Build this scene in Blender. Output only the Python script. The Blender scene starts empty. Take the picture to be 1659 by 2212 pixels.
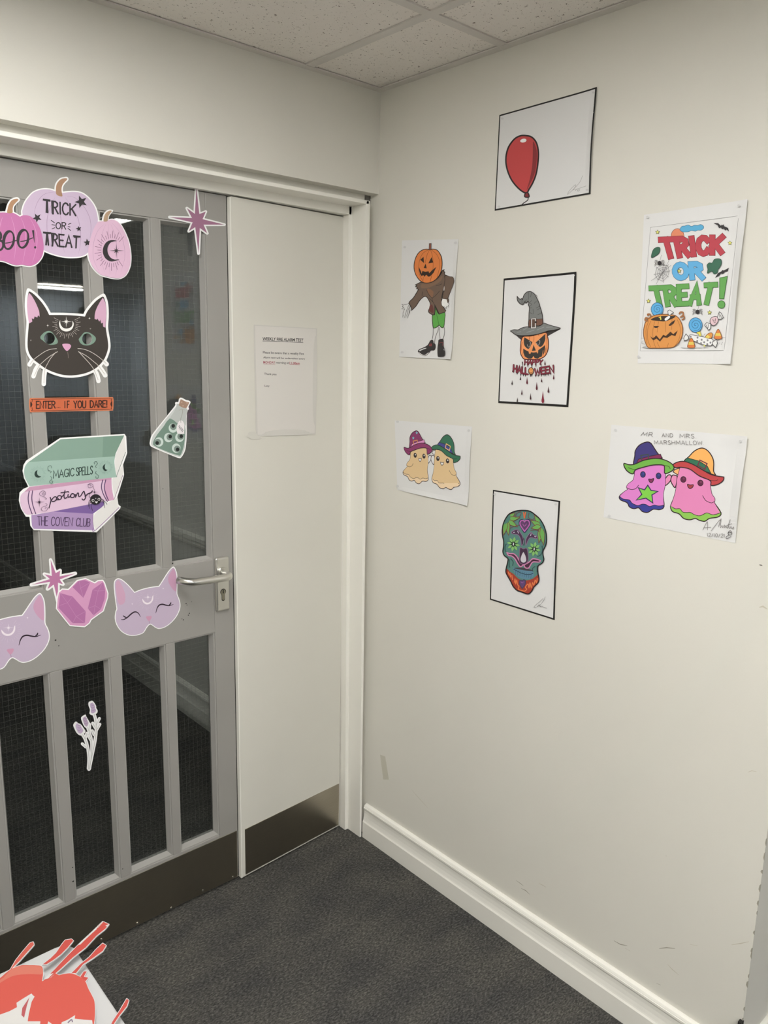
import bpy, math, random
from mathutils import Vector, Matrix
from mathutils.geometry import tessellate_polygon

# ------------------------------------------------------------------ camera, light, exposure
scene = bpy.context.scene
COL = scene.collection
CAM_PITCH, CAM_ROLL, CAM_YAW = -0.19860, 0.02105, 0.73346
CAM_POS = Vector((-1.53149, -1.74929, 1.55918))
F_PX, IW, IH = 1690.13, 1659.0, 2212.0
_f = Vector((math.sin(CAM_YAW)*math.cos(CAM_PITCH), math.cos(CAM_YAW)*math.cos(CAM_PITCH), math.sin(CAM_PITCH)))
_r0 = Vector((math.cos(CAM_YAW), -math.sin(CAM_YAW), 0)); _u0 = _r0.cross(_f)
_r = math.cos(CAM_ROLL)*_r0 + math.sin(CAM_ROLL)*_u0
_u = -math.sin(CAM_ROLL)*_r0 + math.cos(CAM_ROLL)*_u0
cam_data = bpy.data.cameras.new('camera'); cam = bpy.data.objects.new('camera', cam_data); COL.objects.link(cam)
m = Matrix(((_r.x, _u.x, -_f.x, CAM_POS.x), (_r.y, _u.y, -_f.y, CAM_POS.y), (_r.z, _u.z, -_f.z, CAM_POS.z), (0, 0, 0, 1)))
cam.matrix_world = m
cam_data.sensor_fit = 'VERTICAL'; cam_data.sensor_height = 24.0
cam_data.lens = F_PX/IH*24.0; cam_data.clip_start = 0.02
scene.camera = cam
vs = scene.view_settings
vs.view_transform = 'Standard'; vs.look = 'None'; vs.gamma = 1.0; vs.use_curve_mapping = False
vs.exposure = 0.15
PANEL_STRENGTH, REAR_STRENGTH = 12.6, 41.0     # ceiling light panels (built further down)
world = bpy.data.worlds.new('world'); scene.world = world; world.use_nodes = True
world.node_tree.nodes['Background'].inputs[0].default_value = (0.9, 0.93, 1, 1)
world.node_tree.nodes['Background'].inputs[1].default_value = 0.02

H = 2.262          # ceiling height
D = 0.084          # front face of the glazed door
random.seed(7)

def ray(u, v):
    return (_f*F_PX + _r*(u-IW/2) - _u*(v-IH/2)).normalized()
def hit(u, v, p0, n):
    d = ray(u, v); return CAM_POS + d*((p0-CAM_POS).dot(n)/d.dot(n))

# ------------------------------------------------------------------ materials
def s2l(c):
    c = c/255.0
    return c/12.92 if c <= 0.04045 else ((c+0.055)/1.055)**2.4
MATS = {}
def base_mat(name, rgb, rough=0.6, metal=0.0, spec=0.5):
    if name in MATS: return MATS[name]
    mt = bpy.data.materials.new(name); mt.use_nodes = True
    b = mt.node_tree.nodes['Principled BSDF']
    b.inputs['Base Color'].default_value = (*rgb, 1); b.inputs['Roughness'].default_value = rough
    b.inputs['Metallic'].default_value = metal; b.inputs['Specular IOR Level'].default_value = spec
    MATS[name] = mt; return mt
def nodes(mt): return mt.node_tree.nodes, mt.node_tree.links, mt.node_tree.nodes['Principled BSDF']
def add_noise(mt, scale, detail, c1, c2, p1=0.35, p2=0.65, bump=0.0, bump_scale=None, dist=0.001, vec_scale=None):
    N, L, b = nodes(mt)
    tc = N.new('ShaderNodeTexCoord'); src = tc.outputs['Object']
    if vec_scale:
        mp = N.new('ShaderNodeMapping'); mp.inputs['Scale'].default_value = vec_scale
        L.new(src, mp.inputs['Vector']); src = mp.outputs['Vector']
    n = N.new('ShaderNodeTexNoise'); n.inputs['Scale'].default_value = scale; n.inputs['Detail'].default_value = detail
    L.new(src, n.inputs['Vector'])
    r = N.new('ShaderNodeValToRGB'); r.color_ramp.elements[0].position = p1; r.color_ramp.elements[1].position = p2
    r.color_ramp.elements[0].color = (*c1, 1); r.color_ramp.elements[1].color = (*c2, 1)
    L.new(n.outputs['Fac'], r.inputs['Fac']); L.new(r.outputs['Color'], b.inputs['Base Color'])
    if bump:
        n2 = N.new('ShaderNodeTexNoise'); n2.inputs['Scale'].default_value = bump_scale or scale; n2.inputs['Detail'].default_value = 3
        L.new(src, n2.inputs['Vector'])
        bp = N.new('ShaderNodeBump'); bp.inputs['Strength'].default_value = bump; bp.inputs['Distance'].default_value = dist
        L.new(n2.outputs['Fac'], bp.inputs['Height']); L.new(bp.outputs['Normal'], b.inputs['Normal'])
    return mt
WALL = add_noise(base_mat('wall_paint', (.73, .712, .65), .55, 0, .3), 1.6, 4, (.715, .697, .635), (.745, .727, .665), bump=.12, bump_scale=260, dist=.0006)
BLUEW = add_noise(base_mat('blue_grey_reflection_tint', (.62, .68, .75), .6), 1.6, 4, (.60, .66, .73), (.64, .70, .77))  # tint of the unseen walls invented to turn the glass reflections bluish
BULK = WALL
SOFF = WALL
WHITE = add_noise(base_mat('white_gloss_paint', (.87, .86, .80), .32, 0, .5), 3, 3, (.86, .845, .785), (.885, .87, .81), bump=.05, bump_scale=40, dist=.0006)
LEAF = add_noise(base_mat('door_leaf_paint', (.68, .665, .605), .42, 0, .4), 2, 3, (.665, .65, .59), (.695, .68, .62), bump=.05, bump_scale=60, dist=.0006)
GREY = add_noise(base_mat('grey_door_paint', (.30, .285, .26), .38, 0, .45), 3, 3, (.30, .29, .272), (.325, .314, .295), bump=.05, bump_scale=90, dist=.0005)
BEAD = base_mat('grey_bead_paint', (.36, .35, .33), .38)
STEEL = add_noise(base_mat('brushed_steel', (.44, .40, .33), .28, 1.0), 30, 2, (.42, .385, .315), (.46, .42, .345), vec_scale=(1, 1, 30))
ALU = base_mat('satin_aluminium', (.70, .69, .65), .28, 1.0)
DARK = base_mat('dark_gap', (.015, .014, .012), .8)  # near-black: painted shade in gaps, also lock parts and paint chips
TBAR = base_mat('ceiling_grid_paint', (.66, .63, .59), .5)
WIRE = base_mat('wire', (.11, .105, .095), .5, 0)
CORR = add_noise(base_mat('corridor_paint', (.62, .62, .60), .6), 2, 3, (.60, .60, .58), (.64, .64, .62))
DESKW = base_mat('white_laminate', (.42, .42, .42), .4)
# carpet: dark loop pile with paler flecks
CARPET = base_mat('carpet', (.06, .06, .06), .95, 0, .1)
def _carpet():
    N, L, b = nodes(CARPET)
    tc = N.new('ShaderNodeTexCoord')
    mp = N.new('ShaderNodeMapping'); mp.inputs['Rotation'].default_value = (0, 0, .5); mp.inputs['Scale'].default_value = (1, 2.2, 1)
    L.new(tc.outputs['Object'], mp.inputs['Vector'])
    n = N.new('ShaderNodeTexNoise'); n.inputs['Scale'].default_value = 115; n.inputs['Detail'].default_value = 5; n.inputs['Roughness'].default_value = .7
    n2 = N.new('ShaderNodeTexNoise'); n2.inputs['Scale'].default_value = 260; n2.inputs['Detail'].default_value = 2
    n3 = N.new('ShaderNodeTexNoise'); n3.inputs['Scale'].default_value = 5; n3.inputs['Detail'].default_value = 3
    for q in (n, n2, n3): L.new(mp.outputs['Vector'], q.inputs['Vector'])
    r = N.new('ShaderNodeValToRGB'); e = r.color_ramp.elements
    e[0].position = .33; e[0].color = (.034, .0345, .035, 1); e[1].position = .72; e[1].color = (.24, .236, .22, 1)
    m1 = r.color_ramp.elements.new(.52); m1.color = (.10, .099, .095, 1)
    L.new(n.outputs['Fac'], r.inputs['Fac'])
    mx = N.new('ShaderNodeMix'); mx.data_type = 'RGBA'; mx.blend_type = 'MULTIPLY'; mx.inputs[0].default_value = 1
    r2 = N.new('ShaderNodeValToRGB'); r2.color_ramp.elements[0].position = .3; r2.color_ramp.elements[0].color = (.72, .72, .74, 1); r2.color_ramp.elements[1].position = .7; r2.color_ramp.elements[1].color = (1.15, 1.12, 1.05, 1)
    L.new(n3.outputs['Fac'], r2.inputs['Fac'])
    L.new(r.outputs['Color'], mx.inputs[6]); L.new(r2.outputs['Color'], mx.inputs[7]); L.new(mx.outputs[2], b.inputs['Base Color'])
    ad = N.new('ShaderNodeMath'); ad.operation = 'ADD'; L.new(n.outputs['Fac'], ad.inputs[0]); L.new(n2.outputs['Fac'], ad.inputs[1])
    bp = N.new('ShaderNodeBump'); bp.inputs['Strength'].default_value = .8; bp.inputs['Distance'].default_value = .004
    L.new(ad.outputs[0], bp.inputs['Height']); L.new(bp.outputs['Normal'], b.inputs['Normal'])
_carpet()
# mineral fibre tile with pinholes and fissures
TILE = base_mat('mineral_fibre_tile', (.62, .58, .53), .9, 0, .1)
def _tile():
    N, L, b = nodes(TILE)
    tc = N.new('ShaderNodeTexCoord')
    n = N.new('ShaderNodeTexNoise'); n.inputs['Scale'].default_value = 150; n.inputs['Detail'].default_value = 2.0; n.inputs['Distortion'].default_value = 1.2
    v = N.new('ShaderNodeTexNoise'); v.inputs['Scale'].default_value = 75; v.inputs['Detail'].default_value = 3; v.inputs['Distortion'].default_value = .6
    for q in (n, v): L.new(tc.outputs['Object'], q.inputs['Vector'])
    r = N.new('ShaderNodeValToRGB'); r.color_ramp.elements[0].position = .30; r.color_ramp.elements[1].position = .335
    r.color_ramp.elements[0].color = (.16, .135, .11, 1); r.color_ramp.elements[1].color = (1, 1, 1, 1)
    L.new(n.outputs['Fac'], r.inputs['Fac'])
    r2 = N.new('ShaderNodeValToRGB'); r2.color_ramp.elements[0].position = .25; r2.color_ramp.elements[1].position = .32
    r2.color_ramp.elements[0].color = (.5, .45, .4, 1); r2.color_ramp.elements[1].color = (.84, .80, .75, 1)
    L.new(v.outputs['Fac'], r2.inputs['Fac'])
    mx = N.new('ShaderNodeMix'); mx.data_type = 'RGBA'; mx.blend_type = 'MULTIPLY'; mx.inputs[0].default_value = 1
    L.new(r2.outputs['Color'], mx.inputs[6]); L.new(r.outputs['Color'], mx.inputs[7]); L.new(mx.outputs[2], b.inputs['Base Color'])
    bp = N.new('ShaderNodeBump'); bp.inputs['Strength'].default_value = .4; bp.inputs['Distance'].default_value = .002
    L.new(n.outputs['Fac'], bp.inputs['Height']); L.new(bp.outputs['Normal'], b.inputs['Normal'])
_tile()
# thin clear glass: Fresnel-weighted mirror over a clear pane
GLASS = bpy.data.materials.new('clear_glass'); GLASS.use_nodes = True
def _glass():
    N, L = GLASS.node_tree.nodes, GLASS.node_tree.links
    for q in list(N): N.remove(q)
    out = N.new('ShaderNodeOutputMaterial'); mix = N.new('ShaderNodeMixShader')
    tr = N.new('ShaderNodeBsdfTransparent'); tr.inputs[0].default_value = (.93, .95, .94, 1)
    gl = N.new('ShaderNodeBsdfGlossy'); gl.inputs['Roughness'].default_value = .015; gl.inputs[0].default_value = (.95, .98, 1, 1)
    lw = N.new('ShaderNodeLayerWeight'); lw.inputs[0].default_value = .5
    pw = N.new('ShaderNodeMath'); pw.operation = 'POWER'; pw.inputs[1].default_value = 5
    ma = N.new('ShaderNodeMath'); ma.operation = 'MULTIPLY_ADD'; ma.inputs[1].default_value = .95; ma.inputs[2].default_value = .05
    L.new(lw.outputs['Facing'], pw.inputs[0]); L.new(pw.outputs[0], ma.inputs[0]); L.new(ma.outputs[0], mix.inputs[0])
    L.new(tr.outputs[0], mix.inputs[1]); L.new(gl.outputs[0], mix.inputs[2]); L.new(mix.outputs[0], out.inputs[0])
_glass()
def emit_mat(name, rgb, s):
    mt = bpy.data.materials.new(name); mt.use_nodes = True
    b = mt.node_tree.nodes['Principled BSDF']; b.inputs['Base Color'].default_value = (.8, .8, .8, 1)
    b.inputs['Emission Color'].default_value = (*rgb, 1); b.inputs['Emission Strength'].default_value = s
    return mt

# ------------------------------------------------------------------ mesh helpers
def mesh_obj(name, verts, faces, mats, parent=None, loc=None, mat_idx=None, smooth=False):
    if loc is None:
        loc = parent.matrix_world.translation.copy() if parent is not None else Vector((0, 0, 0))
    loc = Vector(loc)
    me = bpy.data.meshes.new(name)
    me.from_pydata([tuple(Vector(v)-loc) for v in verts], [], faces)
    for mt in (mats if isinstance(mats, (list, tuple)) else [mats]): me.materials.append(mt)
    if mat_idx: me.polygons.foreach_set('material_index', mat_idx)
    if smooth: me.polygons.foreach_set('use_smooth', [True]*len(me.polygons))
    me.update()
    o = bpy.data.objects.new(name, me); COL.objects.link(o)
    if parent is not None:
        o.parent = parent; o.location = loc - parent.matrix_world.translation
        o.matrix_world = Matrix.Translation(loc)
    else:
        o.location = loc; o.matrix_world = Matrix.Translation(loc)
    return o
class MB:
    def __init__(s): s.v = []; s.f = []
    def box(s, x0, x1, y0, y1, z0, z1):
        b = len(s.v); s.v += [(x0,y0,z0),(x1,y0,z0),(x1,y1,z0),(x0,y1,z0),(x0,y0,z1),(x1,y0,z1),(x1,y1,z1),(x0,y1,z1)]
        s.f += [[b+i for i in q] for q in ((3,2,1,0),(4,5,6,7),(0,1,5,4),(1,2,6,5),(2,3,7,6),(3,0,4,7))]; return s
    def rings(s, rings, close=True, caps=True):
        b = len(s.v); n = len(rings[0])
        for r in rings: s.v += [tuple(p) for p in r]
        for i in range(len(rings)-1):
            for j in range(n if close else n-1):
                k = (j+1) % n
                s.f.append([b+i*n+j, b+i*n+k, b+(i+1)*n+k, b+(i+1)*n+j])
        if caps and close:
            s.f.append([b+j for j in range(n)][::-1]); s.f.append([b+(len(rings)-1)*n+j for j in range(n)])
        return s
    def tube(s, path, r, seg=14, caps=True):
        path = [Vector(p) for p in path]; rings = []; ref = None
        for i, p in enumerate(path):
            t = (path[min(i+1, len(path)-1)]-path[max(i-1, 0)]).normalized()
            if ref is None:
                ref = t.orthogonal().normalized()
            ref = (ref - t*ref.dot(t)).normalized(); bi = t.cross(ref)
            rr = r[i] if isinstance(r, (list, tuple)) else r
            rings.append([p + (ref*math.cos(a)+bi*math.sin(a))*rr for a in [2*math.pi*k/seg for k in range(seg)]])
        return s.rings(rings, True, caps)
    def build(s, name, mat, parent=None, loc=None, smooth=False): return mesh_obj(name, s.v, s.f, mat, parent, loc, smooth=smooth)
def bevel(o, w, seg=2):
    md = o.modifiers.new('bevel', 'BEVEL'); md.width = w; md.segments = seg; md.limit_method = 'ANGLE'; md.angle_limit = math.radians(40)
    return o
def struct(o, label=None, cat=None):
    o['kind'] = 'structure'
    if label: o['label'] = label
    if cat: o['category'] = cat
    return o
def thing(name, label, cat, loc, group=None):
    o = bpy.data.objects.new(name, None); COL.objects.link(o); o.location = loc; o.matrix_world = Matrix.Translation(Vector(loc))
    o.empty_display_size = .05
    o['label'] = label; o['category'] = cat
    if group: o['group'] = group
    return o
def sempty(name, label, cat, loc):
    o = thing(name, label, cat, loc); o['kind'] = 'structure'; return o

# ------------------------------------------------------------------ room shell
XL, XR, YB, YE = -2.66, 3.2, -8.6, 5.5      # left wall, far right wall, rear wall, end of the corridor beyond the door
WEND = -1.221                               # where the right wall stops
struct(MB().box(XL-.1, XR+.1, YB-.1, YE+.1, -.06, 0).build('floor', CARPET), 'dark grey loop pile carpet covering the whole floor', 'floor')
wr = struct(MB().box(0, .12, WEND, .135, 0, H+.08).build('wall_right', WALL, loc=(0, -.6, 0)), 'long cream painted wall with the drawings hung on it', 'wall')
wre = struct(MB().box(.12, XR, WEND, WEND+.12, 0, H+.08).build('wall_return', WALL), 'cream wall return past the chipped outer corner', 'wall')
struct(MB().box(XR, XR+.1, YB, WEND+.12, 0, H+.08).build('wall_far_right', BLUEW), 'blue-grey wall closing the far side of the room', 'wall')
struct(MB().box(XL, XR, YB-.1, YB, 0, H+.08).build('wall_rear', BLUEW), 'blue-grey wall at the rear of the room', 'wall')
struct(MB().box(XL-.1, XL, YB, .3, 0, H+.08).build('wall_left', WALL), 'cream wall beyond the hinged side of the glazed door', 'wall')
b = MB().box(XL, 0, 0, .2, 1.9985, H+.08).box(XL, -1.345, .035, .2, 0, 1.9985).box(-1.345, 0, .035, .13, 1.974, 1.9985)
struct(b.build('wall_back', BULK, loc=(-1, .1, 2.1)), 'cream bulkhead wall above the grey glazed door', 'wall')
struct(MB().box(-.0225, 0, .035, .135, 0, 1.9985).build('trim_4', WALL), 'narrow cream plaster strip between door frame and wall of drawings', 'trim')
# corridor beyond the door
struct(MB().box(-.02, .1, .135, YE, 0, 2.45).build('wall_corridor_right', CORR), 'dim grey corridor wall seen through the door panes', 'wall')
struct(MB().box(-1.75, -1.65, .2, YE, 0, 2.45).build('wall_corridor_left', CORR), 'dim grey wall on the hinge side of the corridor', 'wall')
struct(MB().box(-1.75, .1, YE, YE+.1, 0, 2.45).build('wall_corridor_end', CORR), 'dim grey wall at the end of the corridor', 'wall')
struct(MB().box(-1.75, .1, .2, YE, 2.36, 2.45).build('ceiling_corridor', CORR), 'dim ceiling of the corridor beyond the door', 'ceiling')
struct(MB().rings([[(-.02, y, .775), (-.034, y, .780), (-.038, y, .79), (-.034, y, .8), (-.046, y, .808), (-.046, y, .822), (-.02, y, .826)] for y in (.2, YE)]).build('trim_5', WHITE), 'dado rail along the dim corridor wall', 'trim')
SK = [(0, 0), (.018, 0), (.018, .056), (.0155, .0605), (.0145, .064), (.0125, .074), (.0115, .086), (.0118, .096), (.0140, .101), (.0140, .106), (.0125, .1072), (.0125, .1085), (.0100, .113), (.005, .1155), (0, .116)]
struct(MB().rings([[(-.02-d, y, z*1.25) for d, z in SK] for y in (.2, YE)]).build('baseboard_corridor', WHITE), 'skirting board along the dim corridor wall', 'skirting board')
# skirting on the right wall, returning round the outer corner
rings = []
for y, k in ((.004, 0), (WEND, 1)):
    rings.append([(-d, y-(d if k else 0), z) for d, z in SK])
rings.append([(XR, WEND-d, z) for d, z in SK])
bevel(struct(MB().rings(rings).build('baseboard_right', WHITE, loc=(0, -.6, 0)), 'white moulded skirting board along the wall of drawings', 'skirting board'), .0006, 2)

# ------------------------------------------------------------------ suspended ceiling
CX = [0, -.256, -.856, -1.456, -2.056, -2.656]; CY = [0, -.447, -1.047, -1.647, -2.247, -2.847]
ceil = struct(MB().box(XL, XR, YB, .0, H+.03, H+.09).build('ceiling', TILE, loc=(-.5, -1, H+.03)), 'suspended ceiling of speckled white tiles in a metal grid', 'ceiling')
LIGHT_CELLS = {(2, 1), (2, 2), (3, 4)}
tile_mesh = {}
for i in range(len(CX)-1):
    for j in range(len(CY)-1):
        if (i, j) in LIGHT_CELLS: continue
        sx, sy = round(CX[i]-CX[i+1], 3), round(CY[j]-CY[j+1], 3)
        cx, cy = (CX[i]+CX[i+1])/2, (CY[j]+CY[j+1])/2
        key = (sx, sy)
        if key not in tile_mesh:
            o = MB().box(cx-sx/2+.003, cx+sx/2-.003, cy-sy/2+.003, cy+sy/2-.003, H+.0035, H+.018).build('ceiling_tile', TILE, ceil, loc=(cx, cy, H+.01))
            tile_mesh[key] = o.data
        else:
            o = bpy.data.objects.new('ceiling_tile', tile_mesh[key]); COL.objects.link(o); o.parent = ceil
            o.location = Vector((cx, cy, H+.01)) - ceil.matrix_world.translation
for x in CX[1:]:
    MB().box(x-.012, x+.012, CY[-1], -.0, H, H+.0034).box(x-.001, x+.001, CY[-1], 0, H+.0034, H+.03).build('grid_bar', TBAR, ceil)
for y in CY[1:]:
    for i in range(len(CX)-1):
        if i == 2 and y == CY[2]: continue
        a, c = CX[i]-.012, CX[i+1]+.012
        MB().box(c, a if i else CX[i]-.0, y-.012, y+.012, H+.0001, H+.0033).build('grid_bar', TBAR, ceil)
MB().box(-.022, 0, WEND, -.0, H-.0008, H+.0022).box(-.002, 0, WEND, 0, H, H+.03).build('wall_angle', TBAR, ceil)
MB().box(XL, -.022, -.022, 0, H-.0008, H+.0022).box(XL, 0, -.002, 0, H, H+.03).build('wall_angle', TBAR, ceil)

# recessed ceiling light panels: one over the visitors, others further back in the room (two show as streaks in the door glass, two are added fill)
EMIT = emit_mat('light_diffuser', (1, .985, .95), PANEL_STRENGTH)
EMIT_R = emit_mat('bright_diffuser', (1, .985, .95), REAR_STRENGTH)
def ceiling_light(x0, x1, y0, y1, label, em=EMIT_R):
    t = thing('ceiling_light', label, 'light', ((x0+x1)/2, (y0+y1)/2, H), 'recessed ceiling lights')
    fr = MB(); w = .02
    fr.box(x0, x1, y0, y0+w, H-.003, H+.012).box(x0, x1, y1-w, y1, H-.003, H+.012).box(x0, x0+w, y0+w, y1-w, H-.003, H+.012).box(x1-w, x1, y0+w, y1-w, H-.003, H+.012)
    fr.build('frame', TBAR, t)
    MB().box(x0+w, x1-w, y0+w, y1-w, H+.001, H+.008).build('diffuser', em, t)
ceiling_light(-1.444, -.868, -1.635, -.459, 'long recessed ceiling light over the white table', EMIT)
ceiling_light(.355, .49, -2.75, -2.335, 'small recessed ceiling light past the end of the drawings wall')
ceiling_light(1.75, 2.42, -8.2, -7.75, 'recessed ceiling light near the rear wall')
ceiling_light(-1.444, -.868, -5.235, -4.659, 'recessed ceiling light in the middle of the room')
ceiling_light(-2.044, -1.468, -2.835, -2.259, 'added unseen fill light in the ceiling behind the white table')  # added fill, out of view, brightens the room mirrored in the panes
ceiling_light(-1.444, -.868, -7.6, -7.0, 'added unseen fill light in the ceiling near the rear and left walls')  # made-up lamp, lifts the rear walls that the door glass reflects
EMIT_C = emit_mat('corridor_fill_light', (1, .98, .95), 3.0)  # added fill so the dark corridor reads; no visible lamp there
t = thing('ceiling_light', 'added dim fill light in the corridor just beyond the glazed door', 'light', (-.85, .75, 2.36))
MB().box(-1.15, -.55, .6, .9, 2.34, 2.36).build('frame', TBAR, t); MB().box(-1.13, -.57, .62, .88, 2.335, 2.34).build('diffuser', EMIT_C, t)

# ------------------------------------------------------------------ door frame
YF, Y1 = .006, .069
def jx(a, bb, z): return a + (bb-a)*(z-.17)/(1.82-.17)      # jamb stands a little out of plumb
def jamb_ring(z):
    xo, x1, x2 = jx(-.0195, -.0255, z), jx(-.0273, -.039, z), jx(-.0392, -.0498, z)
    return [(xo, .12, z), (xo, YF, z), (x1, YF, z), (x1, Y1, z), (x2, Y1, z), (x2, .13, z), (xo, .13, z)]
bevel(struct(MB().rings([jamb_ring(0), jamb_ring(1.9785)]).build('trim_1', WHITE, loc=(-.03, .05, 0)), 'white stepped door jamb beside the wall of drawings', 'door frame'), .0015, 2)
xa, xb = -1.335, -.030
bevel(struct(MB().rings([[(x, YF, 1.9785), (x, .13, 1.9785), (x, .13, 1.9463), (x, Y1, 1.9463), (x, Y1, 1.9688), (x, YF, 1.9688)] for x in (xa, xb)]).build('trim_2', WHITE, loc=(-.7, .05, 1.96)), 'white stepped door head above the glazed door', 'door frame'), .0012, 2)
bevel(struct(MB().rings([[(-1.345, .13, z), (-1.345, YF, z), (-1.30, YF, z), (-1.30, Y1, z), (-1.282, Y1, z), (-1.282, .13, z)] for z in (0, 1.9785)]).build('trim_3', WHITE, loc=(-1.32, .05, 0)), 'white stepped door jamb on the hinge side of the glazed door', 'door frame'), .0015, 2)

# ------------------------------------------------------------------ glazed door leaf
DB = D+.044
XD0, XD1 = -1.2765, -.4385                      # hinge edge, lock edge
door = sempty('door_1', 'grey painted glazed door covered in halloween stickers, with lever handle', 'door', ((XD0+XD1)/2, D, .008))
ZT, ZP1, ZP0, ZM0, ZB = 1.944, 1.867, 1.004, .797, .172
def dpart(name, x0, x1, z0, z1, mat=GREY, y0=D, y1=DB, bv=.0012, parent=None):
    o = MB().box(x0, x1, y0, y1, z0, z1).build(name, mat, parent or door, loc=((x0+x1)/2, (y0+y1)/2, (z0+z1)/2)); 
    if bv: bevel(o, bv, 2)
    return o
XSL, XSR = -1.2165, -.4990
dpart('stile', XSR, XD1, .008, ZT); dpart('stile', XD0, XSL, .008, ZT)
dpart('rail', XSL, XSR, ZP1, ZT); dpart('rail', XSL, XSR, ZM0, ZP0); dpart('rail', XSL, XSR, .008, ZB)
MUL = [(-.6455, -.6220), (-.7965, -.7695), (-.9445, -.9175), (-1.0930, -1.0685)]
for a, c in MUL:
    dpart('mullion', a, c, ZP0, ZP1); dpart('mullion', a, c, ZB, ZM0)
edges = [XSR] + [v for a, c in MUL for v in (c, a)] + [XSL]
GY = D+.020
for z0, z1 in ((ZP0, ZP1), (ZB, ZM0)):
    for k in range(0, len(edges), 2):
        x1, x0 = edges[k], edges[k+1]
        # chamfered bead round the pane
        bd = MB(); i1, i2 = .0035, .0095
        ring0 = [(x0, D+.003, z0), (x1, D+.003, z0), (x1, D+.003, z1), (x0, D+.003, z1)]
        ring1 = [(x0+i1, D+.003, z0+i1), (x1-i1, D+.003, z0+i1), (x1-i1, D+.003, z1-i1), (x0+i1, D+.003, z1-i1)]
        ring2 = [(x0+i2, GY, z0+i2), (x1-i2, GY, z0+i2), (x1-i2, GY, z1-i2), (x0+i2, GY, z1-i2)]
        bd.rings([ring0, ring1, ring2], True, False)
        bd.build('glazing_bead', BEAD, door, loc=((x0+x1)/2, D+.01, (z0+z1)/2))
        pane = MB().box(x0+.001, x1-.001, GY, GY+.006, z0+.001, z1-.001).build('glass_pane', GLASS, door, loc=((x0+x1)/2, GY, (z0+z1)/2))
        wm = MB(); r = .00013; pitch = .0127; yy = GY+.003
        nx = int((x1-x0)/pitch); nz = int((z1-z0)/pitch)
        for q in range(1, nx+1):
            x = x0+q*pitch-.004+random.uniform(-.0006, .0006); wm.box(x-r, x+r, yy-r, yy+r, z0+.002, z1-.002)
        for q in range(1, nz+1):
            z = z0+q*pitch+random.uniform(-.0006, .0006); wm.box(x0+.002, x1-.002, yy-r, yy+r, z-r, z+r)
        wo = wm.build('wire_mesh', WIRE, pane); wo['kind'] = 'stuff'
kp = dpart('kick_plate', XD0+.004, XD1-.003, .010, .1635, STEEL, D-.0015, D, .0004)
for q in range(9):
    x = XD1-.02-q*.1
    MB().tube([(x, D-.0028, .017+.004*math.sin(q*2.1)), (x, D-.0014, .017+.004*math.sin(q*2.1))], .0028, 8).build('screw', ALU, kp)
# lever handle on a back plate
pl = MB(); px0, px1, pz0, pz1 = -.4975, -.4555, .857, 1.009
hp = bevel(MB().box(px0, px1, D-.010, D, pz0, pz1).build('handle_plate', ALU, door, loc=(-.4765, D-.005, .93)), .005, 4)
lz = .9655; lx = -.4765
pts = [(lx, D-.009, lz), (lx, D-.030, lz), (lx, D-.038, lz)]
for k in range(1, 7):
    a = math.pi/2*k/6; pts.append((lx-.018*(1-math.cos(a)), D-.038-.018*math.sin(a), lz))
for k in range(1, 9): pts.append((lx-.018-.088*k/8, D-.056, lz+.004*k/8))
ex = lx-.106
for k in range(1, 8):
    a = math.radians(62)*k/7; pts.append((ex-.034*math.sin(a), D-.056+.034*(1-math.cos(a)), lz+.004+.004*k/7))
lastp = Vector(pts[-1]); dirp = (Vector(pts[-1])-Vector(pts[-2])).normalized()
pts.append(tuple(lastp+dirp*.012))
lever = MB().tube(pts, .0098, 20).build('lever', ALU, door, loc=(lx, D-.05, lz), smooth=True)
rose = MB().tube([(lx, D-.0102, lz), (lx, D-.0135, lz)], [.0165, .0155], 24).build('rose', ALU, lever)
kx, kz = -.4765, .9115
kh = MB(); ring = []
for k in range(20):
    a = math.radians(-60+300*k/19); ring.append((kx+.0088*math.sin(a+math.pi/2-.52), kz+.0088*math.cos(a+math.pi/2-.52)))
key_out = [(kx+.0088*math.cos(math.radians(t)), kz+.0088*math.sin(math.radians(t))) for t in range(-55, 236, 15)]
key_out += [(kx-.005, kz-.012), (kx-.005, kz-.021)] + [(kx+.005*math.cos(math.radians(t)), kz-.021+.005*math.sin(math.radians(t))) for t in range(180, 361, 30)] + [(kx+.005, kz-.012)]
MB().rings([[(x, y, z) for x, z in key_out] for y in (D-.0096, D-.0104)]).build('lock_surround', DARK, door)
key_in = [(kx+(x-kx)*.84, kz-.006+(z-kz+.006)*.88) for x, z in key_out]
MB().rings([[(x, y, z) for x, z in key_in] for y in (D-.0098, D-.0110)]).build('lock_cylinder', base_mat('lock_brass', (.34, .32, .25), .35, 1), door)
MB().box(kx-.0012, kx+.0012, D-.0114, D-.0108, kz-.004, kz+.006).build('keyhole', DARK, door)

# chips and marks in the grey paint
for u, v, r_ in ((373, 1217, 1.6), (402, 1304, 1.3), (404, 1307, 1.0), (409, 1325, 1.3), (407, 1329, 1.2), (393, 1337, .9), (396, 1339, 1.3), (414, 1300, .8), (120, 1383, 1.6), (127, 1395, 1.0), (158, 1904, 1.8), (157, 1874, 1.2), (265, 1877, 1.2), (352, 1056, .9)):
    c_ = hit(u, v, Vector((0, D-.0002, 0)), Vector((0, -1, 0))); rr = r_*.00125
    mesh_obj('paint_chip', [c_+Vector((rr*math.cos(t*math.pi/4)*(1+.3*math.sin(t*2.3)), 0, rr*math.sin(t*math.pi/4))) for t in range(8)], [list(range(8))], DARK, door)

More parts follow.
